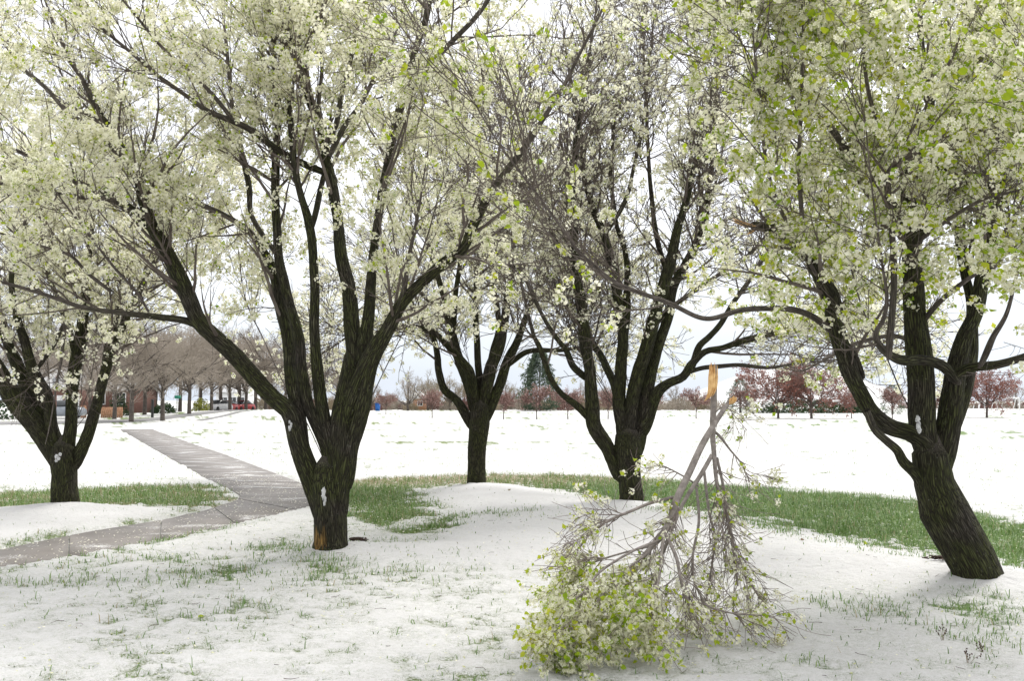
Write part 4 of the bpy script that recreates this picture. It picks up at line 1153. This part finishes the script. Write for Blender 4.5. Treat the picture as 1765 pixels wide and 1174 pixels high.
# shed petals on path and grass
def petals():
    r_ = np.random.default_rng(5)
    n = 26000
    x = r_.uniform(-9, 9, n); y = r_.uniform(8.5, 21.5, n)
    sn, gr, de, pt = fields(x, y)
    k = ((sn < 0.6) & (r_.uniform(size=n) < 0.55)) | ((pt > 0.03) & (r_.uniform(size=n) < 0.5))
    x, y, sn, pt = x[k], y[k], sn[k], pt[k]
    z = np.where(pt > 0.0, path_z(x, y) + 0.004, ground_z(x, y, sn, pt) + r_.uniform(0.003, 0.03, len(x)))
    m = len(x)
    Mx = rot_to(norm(r_.normal(size=(m, 3)) * 0.25 + np.array([0, 0, 1])), r_.uniform(0, TAU, m)) * r_.uniform(0.007, 0.012, m)[:, None, None]
    V, Fc = instances(np.array([[-1, -.6, 0], [1, -.6, .1], [1, .7, 0], [-1, .7, .15]]), np.array([[0, 1, 2], [0, 2, 3]]), Mx, np.c_[x, y, z])
    obj('shed_petals', mesh('shed_petals', V, Fc, {'ctr': ('FLOAT', np.zeros(len(V)))}), M['petal'], kind='stuff')
petals()

def litter():
    r_ = np.random.default_rng(15)
    n = 1500
    x = r_.uniform(-5, 6, n); y = r_.uniform(5.6, 13, n)
    z = ground_z(x, y) + 0.010
    Mx = rot_to(norm(r_.normal(size=(n, 3)) * 0.3 + np.array([0, 0, 1])), r_.uniform(0, TAU, n)) * r_.uniform(0.005, 0.010, n)[:, None, None]
    V, Fc = instances(np.array([[-1, -.6, 0], [1, -.6, .1], [1, .7, 0], [-1, .7, .15]]), np.array([[0, 1, 2], [0, 2, 3]]), Mx, np.c_[x, y, z])
    obj('petals_on_snow', mesh('petals_on_snow', V, Fc, {'ctr': ('FLOAT', r_.choice([0, 0.5, 0.9], len(V)))}), M['petal'], kind='stuff')
    n = 170
    x = r_.uniform(-4.5, 5.5, n); y = r_.uniform(5.6, 13, n); a = r_.uniform(0, TAU, n); L_ = r_.uniform(0.02, 0.09, n)
    P = np.stack([np.c_[x, y], np.c_[x + np.cos(a) * L_ * 0.5, y + np.sin(a) * L_ * 0.5 + 0.004], np.c_[x + np.cos(a + 0.4) * L_, y + np.sin(a + 0.4) * L_]], 1)
    zz = ground_z(P[..., 0].ravel(), P[..., 1].ravel()).reshape(n, 3) + 0.012
    V, Q = tubes(np.concatenate([P, zz[..., None]], -1), np.tile(np.array([[0.0022, 0.0018, 0.0012]]), (n, 1)), 4)
    obj('twig_litter', mesh('twig_litter', V, Q), M['twig'], kind='stuff')
litter()

# ------------------------------------------------------------------ background trees
def bare_tree_mesh(seed, H, W, nl, n1, n2_, n3, trunk_h=0.25, r0=0.17, up=(0.1, 0.7), tw=0.012):
    """trunk with limbs, and a cloud of twigs"""
    r_ = np.random.default_rng(seed)
    tp = np.array([[0, 0, -0.3], [0.02, 0, H * trunk_h * 0.5], [0.0, 0.03, H * trunk_h], [0.05, 0.0, H * 0.45], [0.0, 0.05, H * 0.66], [0.03, 0, H * 0.9]])
    tr = r0 * np.array([1.15, 0.95, 0.88, 0.6, 0.35, 0.12])
    Ps, Rs = [catmull(tp, 12)], [np.interp(np.linspace(0, 5, 12), np.arange(6), tr)]
    for k in range(nl):
        a = k * 2.4 + r_.uniform(-0.4, 0.4); z0 = H * trunk_h * r_.uniform(0.9, 1.7)
        el = r_.uniform(0.25, 0.95); L_ = math.hypot(W / 2 * math.cos(el), (H - z0) * math.sin(el)) * r_.uniform(0.75, 1.0)
        d = np.array([math.cos(a) * math.cos(el), math.sin(a) * math.cos(el), math.sin(el)]); p = np.array([0, 0, z0]); pts = [p]
        for q in range(6):
            d = norm((d + np.array([0, 0, 0.05]) + r_.normal(size=3) * 0.12)[None])[0]; p = p + d * L_ / 6; pts.append(p)
        Ps.append(catmull(np.array(pts), 12)); Rs.append(np.linspace(r0 * 0.5, r0 * 0.1, 12))
    P, R = np.stack(Ps), np.stack(Rs)
    V, Q = tubes(P, R, 7)
    wood = (V, Q)
    P1, R1 = spawn(P, R, n1, 0.25, (0.4, 1.0), (W * 0.14, W * 0.32), 6, up, 0.12, 0.5, r0 * 0.2, tw * 1.3, r_=r_)
    P2, R2 = spawn(np.concatenate([P1, P[:, ::2]]), np.concatenate([R1, R[:, ::2]]), n2_, 0.2, (0.4, 1.1), (W * 0.08, W * 0.2), 5, up, 0.14, 0.6, tw * 1.3, tw, r_=r_)
    P3, R3 = spawn(P2, R2, n3, 0.2, (0.4, 1.1), (W * 0.05, W * 0.12), 3, up, 0.15, 0.7, tw, tw * 0.7, r_=r_)
    V, Q = join([tubes(P1, R1, 4), tubes(P2, R2, 3), tubes(P3, R3, 3)])
    return wood, (V, Q), np.concatenate([P3[:, -1], P3[:, 1], P2[:, -1]])

def tree_meshes(name, *a, bark='grey_bark', twig='grey_twig', **k):
    wd_, tw_, tips = bare_tree_mesh(*a, **k)
    A = mesh('trunk', *wd_, None, True); A.materials.append(M[bark])
    B = mesh('crown', *tw_, None, True); B.materials.append(M[twig])
    return A, B, tips

def gz_at(x, y):
    return float(ground_z(np.array([x]), np.array([y]))[0])

def place(name, meshes, px, py, h, rz, label, group, cat='tree', Y=None):
    if Y is None:
        c = gnd(px, py); x, y = c
    else:
        y = Y; x = at(px, 700, Y)[0]
    r = thing(name, label, cat, (x, y, gz_at(x, y)), group)
    r.scale = (h, h, h); r.rotation_euler = (0, 0, rz)
    for (pn, m_, kd) in meshes:
        obj(pn, m_, None, r, kd)
    return r

AV = [tree_meshes('bare', 500 + k, 8.0, 8.5, 9, 110, 620, 1900, tw=0.013) for k in range(3)]
def avn(k):
    return [('trunk', AV[k % 3][0], None), ('crown', AV[k % 3][1], 'stuff')]
av_group = 'bare trees along the avenue on the left'
av_spots = [
    (226, 729.5, 0.95, 'bare grey tree nearest the bend of the avenue, left of the black post'),
    (280, 727.5, 0.95, 'bare grey tree in front of the green hedge, right of the black post'),
    (326, 720, 1.05, 'bare tree left of the yellow green bush on the avenue'),
    (364, 714.5, 1.15, 'bare tree between the yellow green bush and the white car'),
    (396, 712.5, 1.25, 'bare avenue tree standing in front of the white building'),
    (424, 712, 1.2, 'bare avenue tree beside the distant red car'),
    (197, 725, 0.95, 'bare tree by the right end of the cedar fence'),
    (155, 722, 0.95, 'thick bare tree between the two stretches of cedar fence'),
    (60, 723, 1.0, 'bare tree rising behind the leftmost blooming tree'),
    (249, 720, 1.1, 'bare tree behind the black post, partly hidden by nearer trunks'),
    (-30, 722, 1.05, 'bare tree beyond the left edge of the lawn'),
    (458, 711.5, 1.15, 'bare tree far off, seen just left of the forked pear stems'),
    (492, 711, 1.15, 'bare tree far off, seen between the forked pear stems'),
    (535, 710.5, 1.2, 'bare tree far off behind the middle fork of the near pear tree'),
    (582, 710.5, 1.0, 'bare tree far off behind the thick stem of the near pear tree'),
    (310, 714, 1.3, 'tall bare tree behind the street sign'),
    (240, 715, 1.25, 'bare tree in the back row, behind the first avenue tree'),
    (268, 713, 1.35, 'bare tree in the back row, over the clipped hedge'),
    (345, 711.5, 1.45, 'bare tree in the back row, over the yellow green bush'),
    (380, 710.5, 1.5, 'bare tree in the back row, over the white car'),
    (412, 710, 1.5, 'bare tree in the back row, over the white building'),
    (440, 709.5, 1.5, 'bare tree in the back row, right of the white building'),
    (110, 716, 1.3, 'bare tree in the back row, behind the brick house'),
    (175, 715, 1.3, 'bare tree in the back row, over the longer cedar fence'),
]
for k, (px, py, h, lab) in enumerate(av_spots):
    place('bare_tree', avn(k), px, py, h, k * 2.1, lab, av_group)

TAN = [tree_meshes('tan', 520 + k, 6.0, 6.5, 9, 90, 420, 1100, bark='grey_bark', twig='tan_twig', trunk_h=0.15, tw=0.016) for k in range(2)]
GRY = tree_meshes('grey', 530, 6.5, 6.0, 9, 80, 340, 800, trunk_h=0.12, tw=0.014)
def tanm(k):
    return [('trunk', TAN[k % 2][0], None), ('crown', TAN[k % 2][1], 'stuff')]
far_group = 'leafless trees lining the far edge of the field'
GR = [('trunk', GRY[0], None), ('crown', GRY[1], 'stuff')]
for k, (px, Y, h, kind, lab) in enumerate([
    (703, 146, 1.0, 'g', 'feathery grey tree left of the small brown building'),
    (640, 150, 0.8, 'g', 'grey leafless tree beside the blue bin'),
    (738, 152, 0.95, 't', 'straw coloured tree right of the small brown building'),
    (775, 156, 1.0, 't', 'straw coloured tree seen through the centre tree, left of its trunk'),
    (800, 160, 0.9, 'g', 'grey leafless tree behind the left limb of the centre tree'),
    (872, 156, 0.85, 't', 'straw coloured tree just right of the centre trunk'),
    (905, 150, 0.7, 'g', 'grey twiggy tree at the left foot of the tall pine'),
    (1000, 156, 0.75, 'g', 'grey leafless tree right of the tall pine'),
    (1045, 160, 0.75, 't', 'straw coloured tree behind the left fork of the dark pear'),
    (1120, 165, 0.7, 'g', 'grey leafless tree behind the dark pear trunk'),
    (1165, 165, 0.7, 'g', 'grey leafless tree at the left foot of the snowy hill'),
    (1640, 180, 0.6, 'g', 'grey leafless tree seen just right of the leaning tree stems'),
    (1752, 180, 0.85, 'g', 'grey leafless tree behind the right hand goal'),
]):
    place('leafless_tree', tanm(k) if kind == 't' else GR, px, 0, h, k * 1.7, lab, far_group, Y=Y)

# red budded crab apples
def crab(seed, H, W, trunk_h, n, bud='red_bud', r0=0.10):
    wd_, tw_, tips = bare_tree_mesh(seed, H, W, 10, 80, 360, 900, trunk_h=trunk_h, r0=r0, up=(-0.05, 0.5), tw=0.012)
    r_ = np.random.default_rng(seed)
    pos = tips[r_.choice(len(tips), n)] + r_.normal(size=(n, 3)) * 0.08
    Mx = rot_to(r_.normal(size=(n, 3)), r_.uniform(0, TAU, n)) * r_.uniform(0.08, 0.16, n)[:, None, None]
    V, Fc = instances(LEAFV4 - np.array([0, 0.5, 0]), LEAFF4, Mx, pos)
    A = mesh('trunk', *wd_, None, True); A.materials.append(M['grey_bark'])
    B = mesh('crown', *tw_, None, True); B.materials.append(M['red_twig'])
    C = mesh('buds', V, Fc, {'ctr': ('FLOAT', np.zeros(len(V)))}); C.materials.append(M[bud])
    return [('trunk', A, None), ('crown', B, 'stuff'), ('buds', C, 'stuff')]
CR_BIG = [crab(541, 3.4, 6.8, 0.26, 5200), crab(542, 3.4, 7.2, 0.24, 5200)]
CR_S = [crab(543, 3.0, 2.8, 0.32, 600, 'pink_bud', 0.05), crab(544, 3.0, 3.0, 0.30, 600, 'pink_bud', 0.05)]
cg = 'red budded crab apples across the field'
for k, (px, py, h, kind, lab) in enumerate([
    (1341, 722, 1.08, 'b', 'broad red crab apple, left one of the touching pair'),
    (1399, 722.5, 1.12, 'b', 'broad red crab apple with a split trunk, right one of the touching pair'),
    (1701, 721, 1.0, 'b', 'round red crab apple on the far right in front of the goals'),
    (665, 718, 0.75, 's', 'small pinkish crab apple next to the blue bin'),
    (745, 722, 0.85, 's', 'small crab apple right of the small brown building'),
    (868, 724, 0.85, 's', 'small crab apple just right of the centre trunk'),
    (925, 724, 0.95, 's', 'small crab apple in front of the tall pine'),
    (979, 723.5, 0.9, 's', 'small crab apple left of the dark pear tree'),
    (1048, 723.5, 0.85, 's', 'small crab apple seen in the low fork of the dark pear'),
    (1128, 722, 0.95, 's', 'small red crab apple just right of the dark pear stems'),
    (1200, 722, 0.9, 's', 'small crab apple left of the broken branch top'),
    (1286, 721, 1.0, 's', 'small crab apple right of the broken branch top'),
    (1468, 722, 0.85, 's', 'small crab apple under the low limb of the leaning tree'),
    (1538, 722, 0.95, 's', 'small crab apple in front of the dark fir by the leaning tree'),
    (1612, 722, 0.9, 's', 'small crab apple glimpsed between the stems of the leaning tree'),
]):
    place('crab_apple', (CR_BIG if kind == 'b' else CR_S)[k % 2], px, py, h, k * 2.3, lab, cg)

# conifers
def conifer(seed, H, W, n):
    r_ = np.random.default_rng(seed)
    tk = tubes(np.array([[[0, 0, -0.3], [0, 0, H * 0.4], [0, 0, H * 0.97]]]), np.array([[0.16, 0.10, 0.02]]), 7)
    z = r_.uniform(0.02, 1, n) ** 0.85
    lay = np.floor(z * 13) / 13
    prof = (1 - z) ** 0.42 * (0.6 + 0.4 * smooth(0, 0.25, z)) * (0.75 + 0.5 * (z - lay) * 13 * -0.5 + 0.25)
    a = r_.uniform(0, TAU, n)
    lump = 0.45 + 0.9 * vnoise(np.stack([np.cos(a) * 2, np.sin(a) * 2, z * 8], -1), seed)
    rr = W / 2 * prof * lump * r_.uniform(0.35, 1, n) ** 0.5
    pos = np.stack([np.cos(a) * rr, np.sin(a) * rr, z * H - 0.1 * rr], -1)
    d = norm(np.stack([np.cos(a), np.sin(a), 0 * a - 0.25], -1) + r_.normal(size=(n, 3)) * 0.35)
    Mx = rot_to(norm(np.cross(d, r_.normal(size=(n, 3)))), r_.uniform(0, TAU, n)) * r_.uniform(0.16, 0.42, n)[:, None, None] * (H / 6)
    V, Fc = instances(np.array([[-.16, 0, 0], [.16, 0, 0.03], [0, 1, 0]]), np.array([[0, 1, 2]]), Mx, pos)
    A = mesh('trunk', *tk, None, True); A.materials.append(M['grey_bark'])
    B = mesh('crown', V, Fc); B.materials.append(M['needle'])
    return [('trunk', A, None), ('crown', B, 'stuff')]
place('pine_tree', conifer(551, 8.8, 8.5, 7500), 930, 0, 1.0, 0, 'tall dark pine beyond the field right of the centre tree', 'conifers beyond the field', Y=145)
FIR = conifer(552, 4.2, 5.0, 3200)
place('pine_tree', FIR, 1276, 0, 1.0, 1, 'grey green pine right of the broken branch top', 'conifers beyond the field', Y=120)
place('pine_tree', FIR, 1538, 0, 0.78, 2, 'low broad fir seen between the stems of the leaning tree', 'conifers beyond the field', Y=110)

# hedges and bushes
def bush(seed, sx, sy, sz, n, leaf):
    r_ = np.random.default_rng(seed)
    D = norm(r_.normal(size=(n, 3))); D[:, 2] = np.abs(D[:, 2])
    k = (0.72 + 0.5 * vnoise(D * 3 + seed, 3)) * r_.uniform(0.45, 1, n) ** 0.35
    pos = D * k[:, None] * np.array([sx / 2, sy / 2, sz])
    Mx = rot_to(norm(D + r_.normal(size=(n, 3)) * 0.6), r_.uniform(0, TAU, n)) * (leaf * r_.uniform(0.6, 1.3, n))[:, None, None]
    return instances(LEAFV4 - np.array([0, 0.5, 0]), LEAFF4, Mx, pos)
def put_bush(px, Y, sx, sy, sz, n, mat, label, seed, name='bush', leaf=0.22, group=None):
    x = at(px, 700, Y)[0]
    V, Fc = bush(seed, sx, sy, sz, n, leaf)
    o = obj(name, mesh(name, V, Fc), M[mat]); o.location = (x, Y, gz_at(x, Y))
    return tag(o, label, name.replace('_', ' '), group)
put_bush(283, 96, 2.6, 1.4, 0.95, 700, 'hedge', 'clipped green hedge beside the avenue trees', 1, 'hedge')
put_bush(346, 112, 1.9, 1.6, 1.5, 500, 'yellow_bush', 'yellow green bush in early leaf on the avenue', 2)
put_bush(8, 80, 4.2, 2.0, 2.0, 900, 'hedge', 'dark evergreen shrub at the far left edge', 3)
put_bush(205, 90, 1.8, 1.6, 1.9, 500, 'hedge', 'dark shrub behind the right end of the cedar fence', 4)
put_bush(1395, 120, 13, 2.0, 1.7, 5200, 'hedge', 'long low dark hedge behind the pair of red crab apples', 5, 'hedge')
put_bush(1470, 124, 3.0, 1.6, 1.4, 1300, 'hedge', 'short dark hedge below the leaning tree limb', 6, 'hedge')
def shrubbery():
    """the leafless scrub that closes the far side of the field; one mass nobody could count"""
    r_ = np.random.default_rng(91)
    spots = [(px, r_.uniform(150, 172), r_.uniform(3, 6), r_.uniform(1.6, 3.9)) for px in np.arange(455, 1245, 11)]
    spots += [(px, r_.uniform(180, 200), r_.uniform(3, 5), r_.uniform(1.2, 2.2)) for px in np.arange(1560, 1810, 14)]
    for mat, sel in (('tan_twig', 0), ('grey_twig', 1), ('red_twig', 2)):
        P = []
        for k, (px, Y, sx, h) in enumerate(spots):
            if (k * 7 + k // 5) % 3 != sel:
                continue
            n = 420
            x0 = at(px, 700, Y)[0]
            a = r_.uniform(0, TAU, n); q = r_.uniform(0, 1, n) ** 0.5
            b0 = np.stack([np.cos(a) * q * sx * 0.3, np.sin(a) * q * sx * 0.3, r_.uniform(0, 0.75, n) * h * (1 - 0.5 * q)], -1)
            d = norm(np.stack([np.cos(a) * 0.6, np.sin(a) * 0.6, r_.uniform(0.3, 1.6, n)], -1) + r_.normal(size=(n, 3)) * 0.3)
            ln_ = r_.uniform(0.4, 1.1, n) * h * 0.33
            sd_ = norm(np.cross(d, r_.normal(size=(n, 3)))) * r_.uniform(0.03, 0.075, n)[:, None]
            o_ = np.array([x0, Y, gz_at(x0, Y) - 0.1])
            T = np.stack([b0 - sd_, b0 + sd_, b0 + d * ln_[:, None]], 1) + o_
            P.append(T.reshape(-1, 3))
        V = np.concatenate(P)
        obj('shrubbery', mesh('shrubbery', V, np.arange(len(V)).reshape(-1, 3)), M[mat], kind='stuff')
shrubbery()

# the snow covered hill on the right
def hill():
    nx, ny = 80, 40
    x = np.linspace(-48, 48, nx); y = np.linspace(-22, 40, ny)
    X, Yg = np.meshgrid(x, y)
    cx = at(1400, 700, 260)[0]
    z = 10.8 * np.exp(-((np.abs(X + 3) / 27) ** 2.6) - (np.abs(Yg - 6) / 15) ** 2.4) * (1 + 0.10 * (n2(X.ravel(), Yg.ravel(), 0.09, 4, 3).reshape(X.shape) - 0.5)) - 0.6
    V = np.stack([X + cx, Yg + 260, z], -1).reshape(-1, 3)
    q = [[a * nx + b, a * nx + b + 1, (a + 1) * nx + b + 1, (a + 1) * nx + b] for a in range(ny - 1) for b in range(nx - 1)]
    obj('hill', mesh('hill', V, np.array(q), None, True), M['snow'], kind='structure')
hill()

# ------------------------------------------------------------------ houses, street things
def gable(x0, x1, y0, y1, z0, z1, over=0.35, th=0.14):
    ym = (y0 + y1) / 2
    a, b = x0 - over, x1 + over
    c, d = y0 - over, y1 + over
    V = [[a, c, z0], [b, c, z0], [b, ym, z1], [a, ym, z1], [a, d, z0], [b, d, z0]]
    V += [[p[0], p[1], p[2] + th] for p in V]
    Q = [[0, 1, 2, 3], [3, 2, 5, 4], [6, 9, 8, 7], [9, 10, 11, 8], [0, 6, 7, 1], [4, 5, 11, 10], [0, 3, 9, 6], [3, 4, 10, 9], [1, 7, 8, 2], [2, 8, 11, 5]]
    return np.array(V, float), np.array(Q)

def house(px0, px1, Y, dep, zw, zr, mat, label, wins, door=None, roofmat='snow'):
    x0, x1 = at(px0, 700, Y)[0], at(px1, 700, Y)[0]
    cx = (x0 + x1) / 2; g0 = gz_at(cx, Y) - 0.1
    r = thing('house' if mat == 'brick' else 'building', label, 'house' if mat == 'brick' else 'building', (cx, Y, g0))
    hw = (x1 - x0) / 2
    V, Q = boxes([((0, dep / 2, zw / 2), (2 * hw, dep, zw))])
    obj('wall', mesh('wall', V, Q), M[mat], r)
    ym = dep / 2
    for sx in (-1, 1):
        V = np.array([[sx * hw, 0, zw], [sx * hw, dep, zw], [sx * hw, ym, zr]] + [[sx * (hw - 0.2), 0, zw], [sx * (hw - 0.2), dep, zw], [sx * (hw - 0.2), ym, zr]])
        obj('gable', mesh('gable', V, np.array([[0, 1, 2], [3, 5, 4], [0, 2, 5], [0, 5, 3], [1, 4, 5], [1, 5, 2]])), M[mat], r)
    rf = obj('roof', mesh('roof', *gable(-hw, hw, 0, dep, zw, zr + 0.03)), M[roofmat], r)
    for (u, zc, ww, wh) in wins:
        fx = -hw + u * 2 * hw
        fr = obj('window', mesh('window', *boxes([((fx - ww / 2, -0.03, zc), (0.09, 0.08, wh + 0.18)), ((fx + ww / 2, -0.03, zc), (0.09, 0.08, wh + 0.18)),
                                                  ((fx, -0.03, zc + wh / 2 + 0.045), (ww - 0.09, 0.08, 0.09)), ((fx, -0.03, zc - wh / 2 - 0.045), (ww - 0.09, 0.08, 0.09)), ((fx, -0.03, zc), (0.05, 0.07, wh))])), M['white_paint'], r)
        obj('pane', mesh('pane', *boxes([((fx, -0.012, zc), (ww - 0.09, 0.02, wh))])), M['glass'], fr)
    if door:
        fx = -hw + door * 2 * hw
        d = obj('door', mesh('door', *boxes([((fx, -0.03, 1.05), (0.95, 0.06, 2.05))])), M['white_paint'], r)
        obj('handle', mesh('handle', *boxes([((fx + 0.36, -0.08, 1.05), (0.05, 0.06, 0.14))])), M['black_metal'], d)
    return r
house(40, 136, 100, 8, 2.7, 5.0, 'brick', 'red brick house left of the cedar fence, snow on its roof', [(0.2, 1.6, 1.6, 1.2), (0.88, 1.6, 1.3, 1.2)], 0.62)
house(140, 222, 104, 8, 2.5, 4.6, 'brick', 'dark brick house behind the cedar fence', [(0.35, 1.7, 1.5, 1.1), (0.8, 1.7, 1.3, 1.1)], None)
house(372, 424, 170, 9, 2.9, 4.4, 'white_paint', 'white building at the end of the avenue', [(0.25, 1.5, 1.3, 1.2), (0.55, 1.5, 1.3, 1.2), (0.82, 1.5, 1.3, 1.2)], None)
house(712, 732, 158, 4, 1.9, 2.8, 'cedar', 'small brown building at the far field edge left of the centre tree', [(0.6, 1.2, 0.8, 0.7)], None)

# cedar fence in two stretches, board by board
def fence(px0, px1, Y, h, label, brace=False):
    x0, x1 = at(px0, 700, Y)[0], at(px1, 700, Y)[0]
    r = thing('fence', label, 'fence', ((x0 + x1) / 2, Y, gz_at((x0 + x1) / 2, Y) - 0.1), 'cedar board fences')
    n = max(3, int((x1 - x0) / 0.16))
    bm = mesh('board', *boxes([((0, 0, h / 2), (0.145, 0.025, h))])); bm.materials.append(M['cedar'])
    for k in range(n):
        o = obj('board', bm, None, r); o.location = ((k + 0.5) / n * (x1 - x0) - (x1 - x0) / 2, rng.uniform(-0.004, 0.004), rng.uniform(-0.03, 0.0))
    for z in (0.35, h - 0.3):
        obj('rail', mesh('rail', *boxes([((0, 0.045, z), (x1 - x0, 0.05, 0.09))])), M['cedar'], r)
    if brace:
        V, Q = boxes([((0, -0.05, 0), (0.09, 0.04, 1.35))])
        a = math.radians(-40); V = V @ np.array([[math.cos(a), 0, -math.sin(a)], [0, 1, 0], [math.sin(a), 0, math.cos(a)]]) + np.array([-(x1 - x0) / 2 + 0.45, 0, h * 0.45])
        obj('brace', mesh('brace', V, Q), M['torn'], r)
fence(139, 149, 83, 1.15, 'short cedar fence panel left of the thick bare tree')
fence(174, 212, 83, 1.0, 'longer cedar fence with a leaning brace')

# posts, sign, cars, bin, goals
def post(px, Y, h, rad_, mat, label, name='post', cat='post'):
    x = at(px, 700, Y)[0]
    z = gz_at(x, Y)
    r = thing(name, label, cat, (x, Y, z))
    obj('shaft', mesh('shaft', *tubes(np.array([[[0, 0, -0.2], [0, 0, h / 2], [0, 0, h]]]), np.array([[rad_, rad_, rad_ * 0.9]]), 10)), M[mat], r)
    obj('cap', mesh('cap', *tubes(np.array([[[0, 0, h - 0.01], [0, 0, h + 0.05], [0, 0, h + 0.08]]]), np.array([[rad_ * 1.3, rad_ * 1.2, 0.004]]), 10)), M[mat], r)
    return r
post(263, 83, 1.45, 0.11, 'black_metal', 'thick black post between the first two avenue trees')
sp = post(96, 68, 3.1, 0.055, 'rust_metal', 'slim rust coloured sign post left of the leftmost pear stems', 'sign_post', 'sign post')
obj('sign_plate', mesh('sign_plate', *boxes([((0, -0.07, 2.75), (0.45, 0.015, 0.6))])), M['grey_metal'], sp)
sg = post(305, 105, 1.9, 0.05, 'grey_metal', 'street sign with a green plate among the avenue trees', 'street_sign', 'sign')
obj('sign_plate', mesh('sign_plate', *boxes([((0.1, -0.07, 1.55), (0.7, 0.02, 0.32))])), M['sign_green'], sg)

def car(px, Y, rz, mat, label):
    x = at(px, 700, Y)[0]
    r = thing('parked_car', label, 'car', (x, Y, gz_at(x, Y) + 0.02), 'cars parked along the avenue')
    r.rotation_euler = (0, 0, rz)
    def loft(secs, w0):
        V = [[sx * w, 0, 0] for sx, w in ()]
        V = []
        for (xx, zb, zt, w_) in secs:
            V += [[xx, -w_, zb], [xx, -w_ * 1.02, (zb + zt) / 2], [xx, -w_ * 0.9, zt], [xx, w_ * 0.9, zt], [xx, w_ * 1.02, (zb + zt) / 2], [xx, w_, zb]]
        q = []
        for a in range(len(secs) - 1):
            for b in range(6):
                q.append([a * 6 + b, a * 6 + (b + 1) % 6, (a + 1) * 6 + (b + 1) % 6, (a + 1) * 6 + b])
        for a in (0, (len(secs) - 1) * 6):
            q.append([a, a + 1, a + 4, a + 5]); q.append([a + 1, a + 2, a + 3, a + 4])
        return np.array(V), np.array(q)
    obj('body', mesh('body', *loft([(-2.1, 0.35, 0.62, 0.74), (-1.9, 0.22, 0.82, 0.84), (-0.9, 0.2, 0.92, 0.88), (0.9, 0.2, 0.96, 0.88), (1.85, 0.22, 0.92, 0.84), (2.1, 0.34, 0.7, 0.76)], 0)), M[mat], r)
    obj('cabin', mesh('cabin', *loft([(-1.0, 0.92, 0.95, 0.74), (-0.35, 0.93, 1.38, 0.70), (0.75, 0.94, 1.42, 0.70), (1.55, 0.93, 0.97, 0.74)], 0)), M['glass'], r)
    obj('roof', mesh('roof', *boxes([((0.2, 0, 1.43), (1.15, 1.22, 0.05))])), M[mat], r)
    wm = mesh('wheel', *join([tubes(np.array([[[0, -0.1, 0], [0, -0.099, 0], [0, 0.099, 0], [0, 0.1, 0]]]), np.array([[0.05, 0.31, 0.31, 0.05]]), 14)])); wm.materials.append(M['tyre'])
    for a in (-1.3, 1.3):
        for b in (-0.80, 0.80):
            o = obj('wheel', wm, None, r); o.location = (a, b, 0.31)
    hm = mesh('headlight', *boxes([((0, 0, 0), (0.06, 0.28, 0.13))])); hm.materials.append(M['white_paint'])
    for b in (-0.55, 0.55):
        o = obj('headlight', hm, None, r); o.location = (-2.06, b, 0.62)
    return r
car(376, 126, 1.25, 'car_white', 'white car parked by the avenue, left of the first red one')
car(389, 132, 1.35, 'car_red', 'red car parked in front of the white building')
car(417, 138, 1.2, 'car_red', 'farther red car at the right end of the avenue')
car(98, 80, 0.1, 'car_grey', 'grey blue car parked in front of the brick house')

def bin_():
    Y = 140; x = at(651, 700, Y)[0]
    r = thing('recycling_bin', 'blue bin standing at the far edge of the field', 'bin', (x, Y, gz_at(x, Y)))
    V, Q = boxes([((0, 0, 0.5), (0.65, 0.6, 1.0))]); V[:, :2] *= np.where(V[:, 2:3] > 0.5, 1.0, 0.86)
    obj('body', mesh('body', V, Q), M['blue_plastic'], r)
    V, Q = boxes([((0, 0, 1.04), (0.74, 0.7, 0.08)), ((0, -0.2, 1.1), (0.6, 0.2, 0.06))])
    obj('lid', mesh('lid', V, Q), M['blue_plastic'], r)
bin_()

def goal(px0, px1, Y, h, label):
    x0, x1 = at(px0, 700, Y)[0], at(px1, 700, Y)[0]; cx, hw = (x0 + x1) / 2, (x1 - x0) / 2
    r = thing('soccer_goal', label, 'goal', (cx, Y, gz_at(cx, Y)), 'goals beyond the field on the right')
    rr_ = np.array([[0.10, 0.10]])
    obj('crossbar', mesh('crossbar', *tubes(np.array([[[-hw, 0, h], [hw, 0, h]]], float), rr_, 8)), M['white_paint'], r)
    for s_ in (-1, 1):
        obj('upright', mesh('upright', *tubes(np.array([[[s_ * hw, 0, -0.1], [s_ * hw, 0, h]]], float), rr_, 8)), M['white_paint'], r)
        obj('back_stay', mesh('back_stay', *tubes(np.array([[[s_ * hw, 0, h], [s_ * hw, 1.0, h * 0.9], [s_ * hw, 2.0, 0]]], float), rr_[:, [0, 0, 0]] * 0.7, 6)), M['white_paint'], r)
goal(1687, 1697, 150, 1.9, 'left of the two white goals, half hidden by the round crab apple')
goal(1719, 1757, 150, 1.9, 'right of the two white goals, near the right edge')

tri = sum(len(o.data.polygons) * (2 if len(o.data.polygons) and o.data.polygons[0].loop_total == 4 else 1) for o in sc.objects if o.type == 'MESH')
print('triangles (with copies)', tri, 'objects', len(sc.objects), 'unique', sum(len(m.polygons) * (2 if len(m.polygons) and m.polygons[0].loop_total == 4 else 1) for m in bpy.data.meshes))
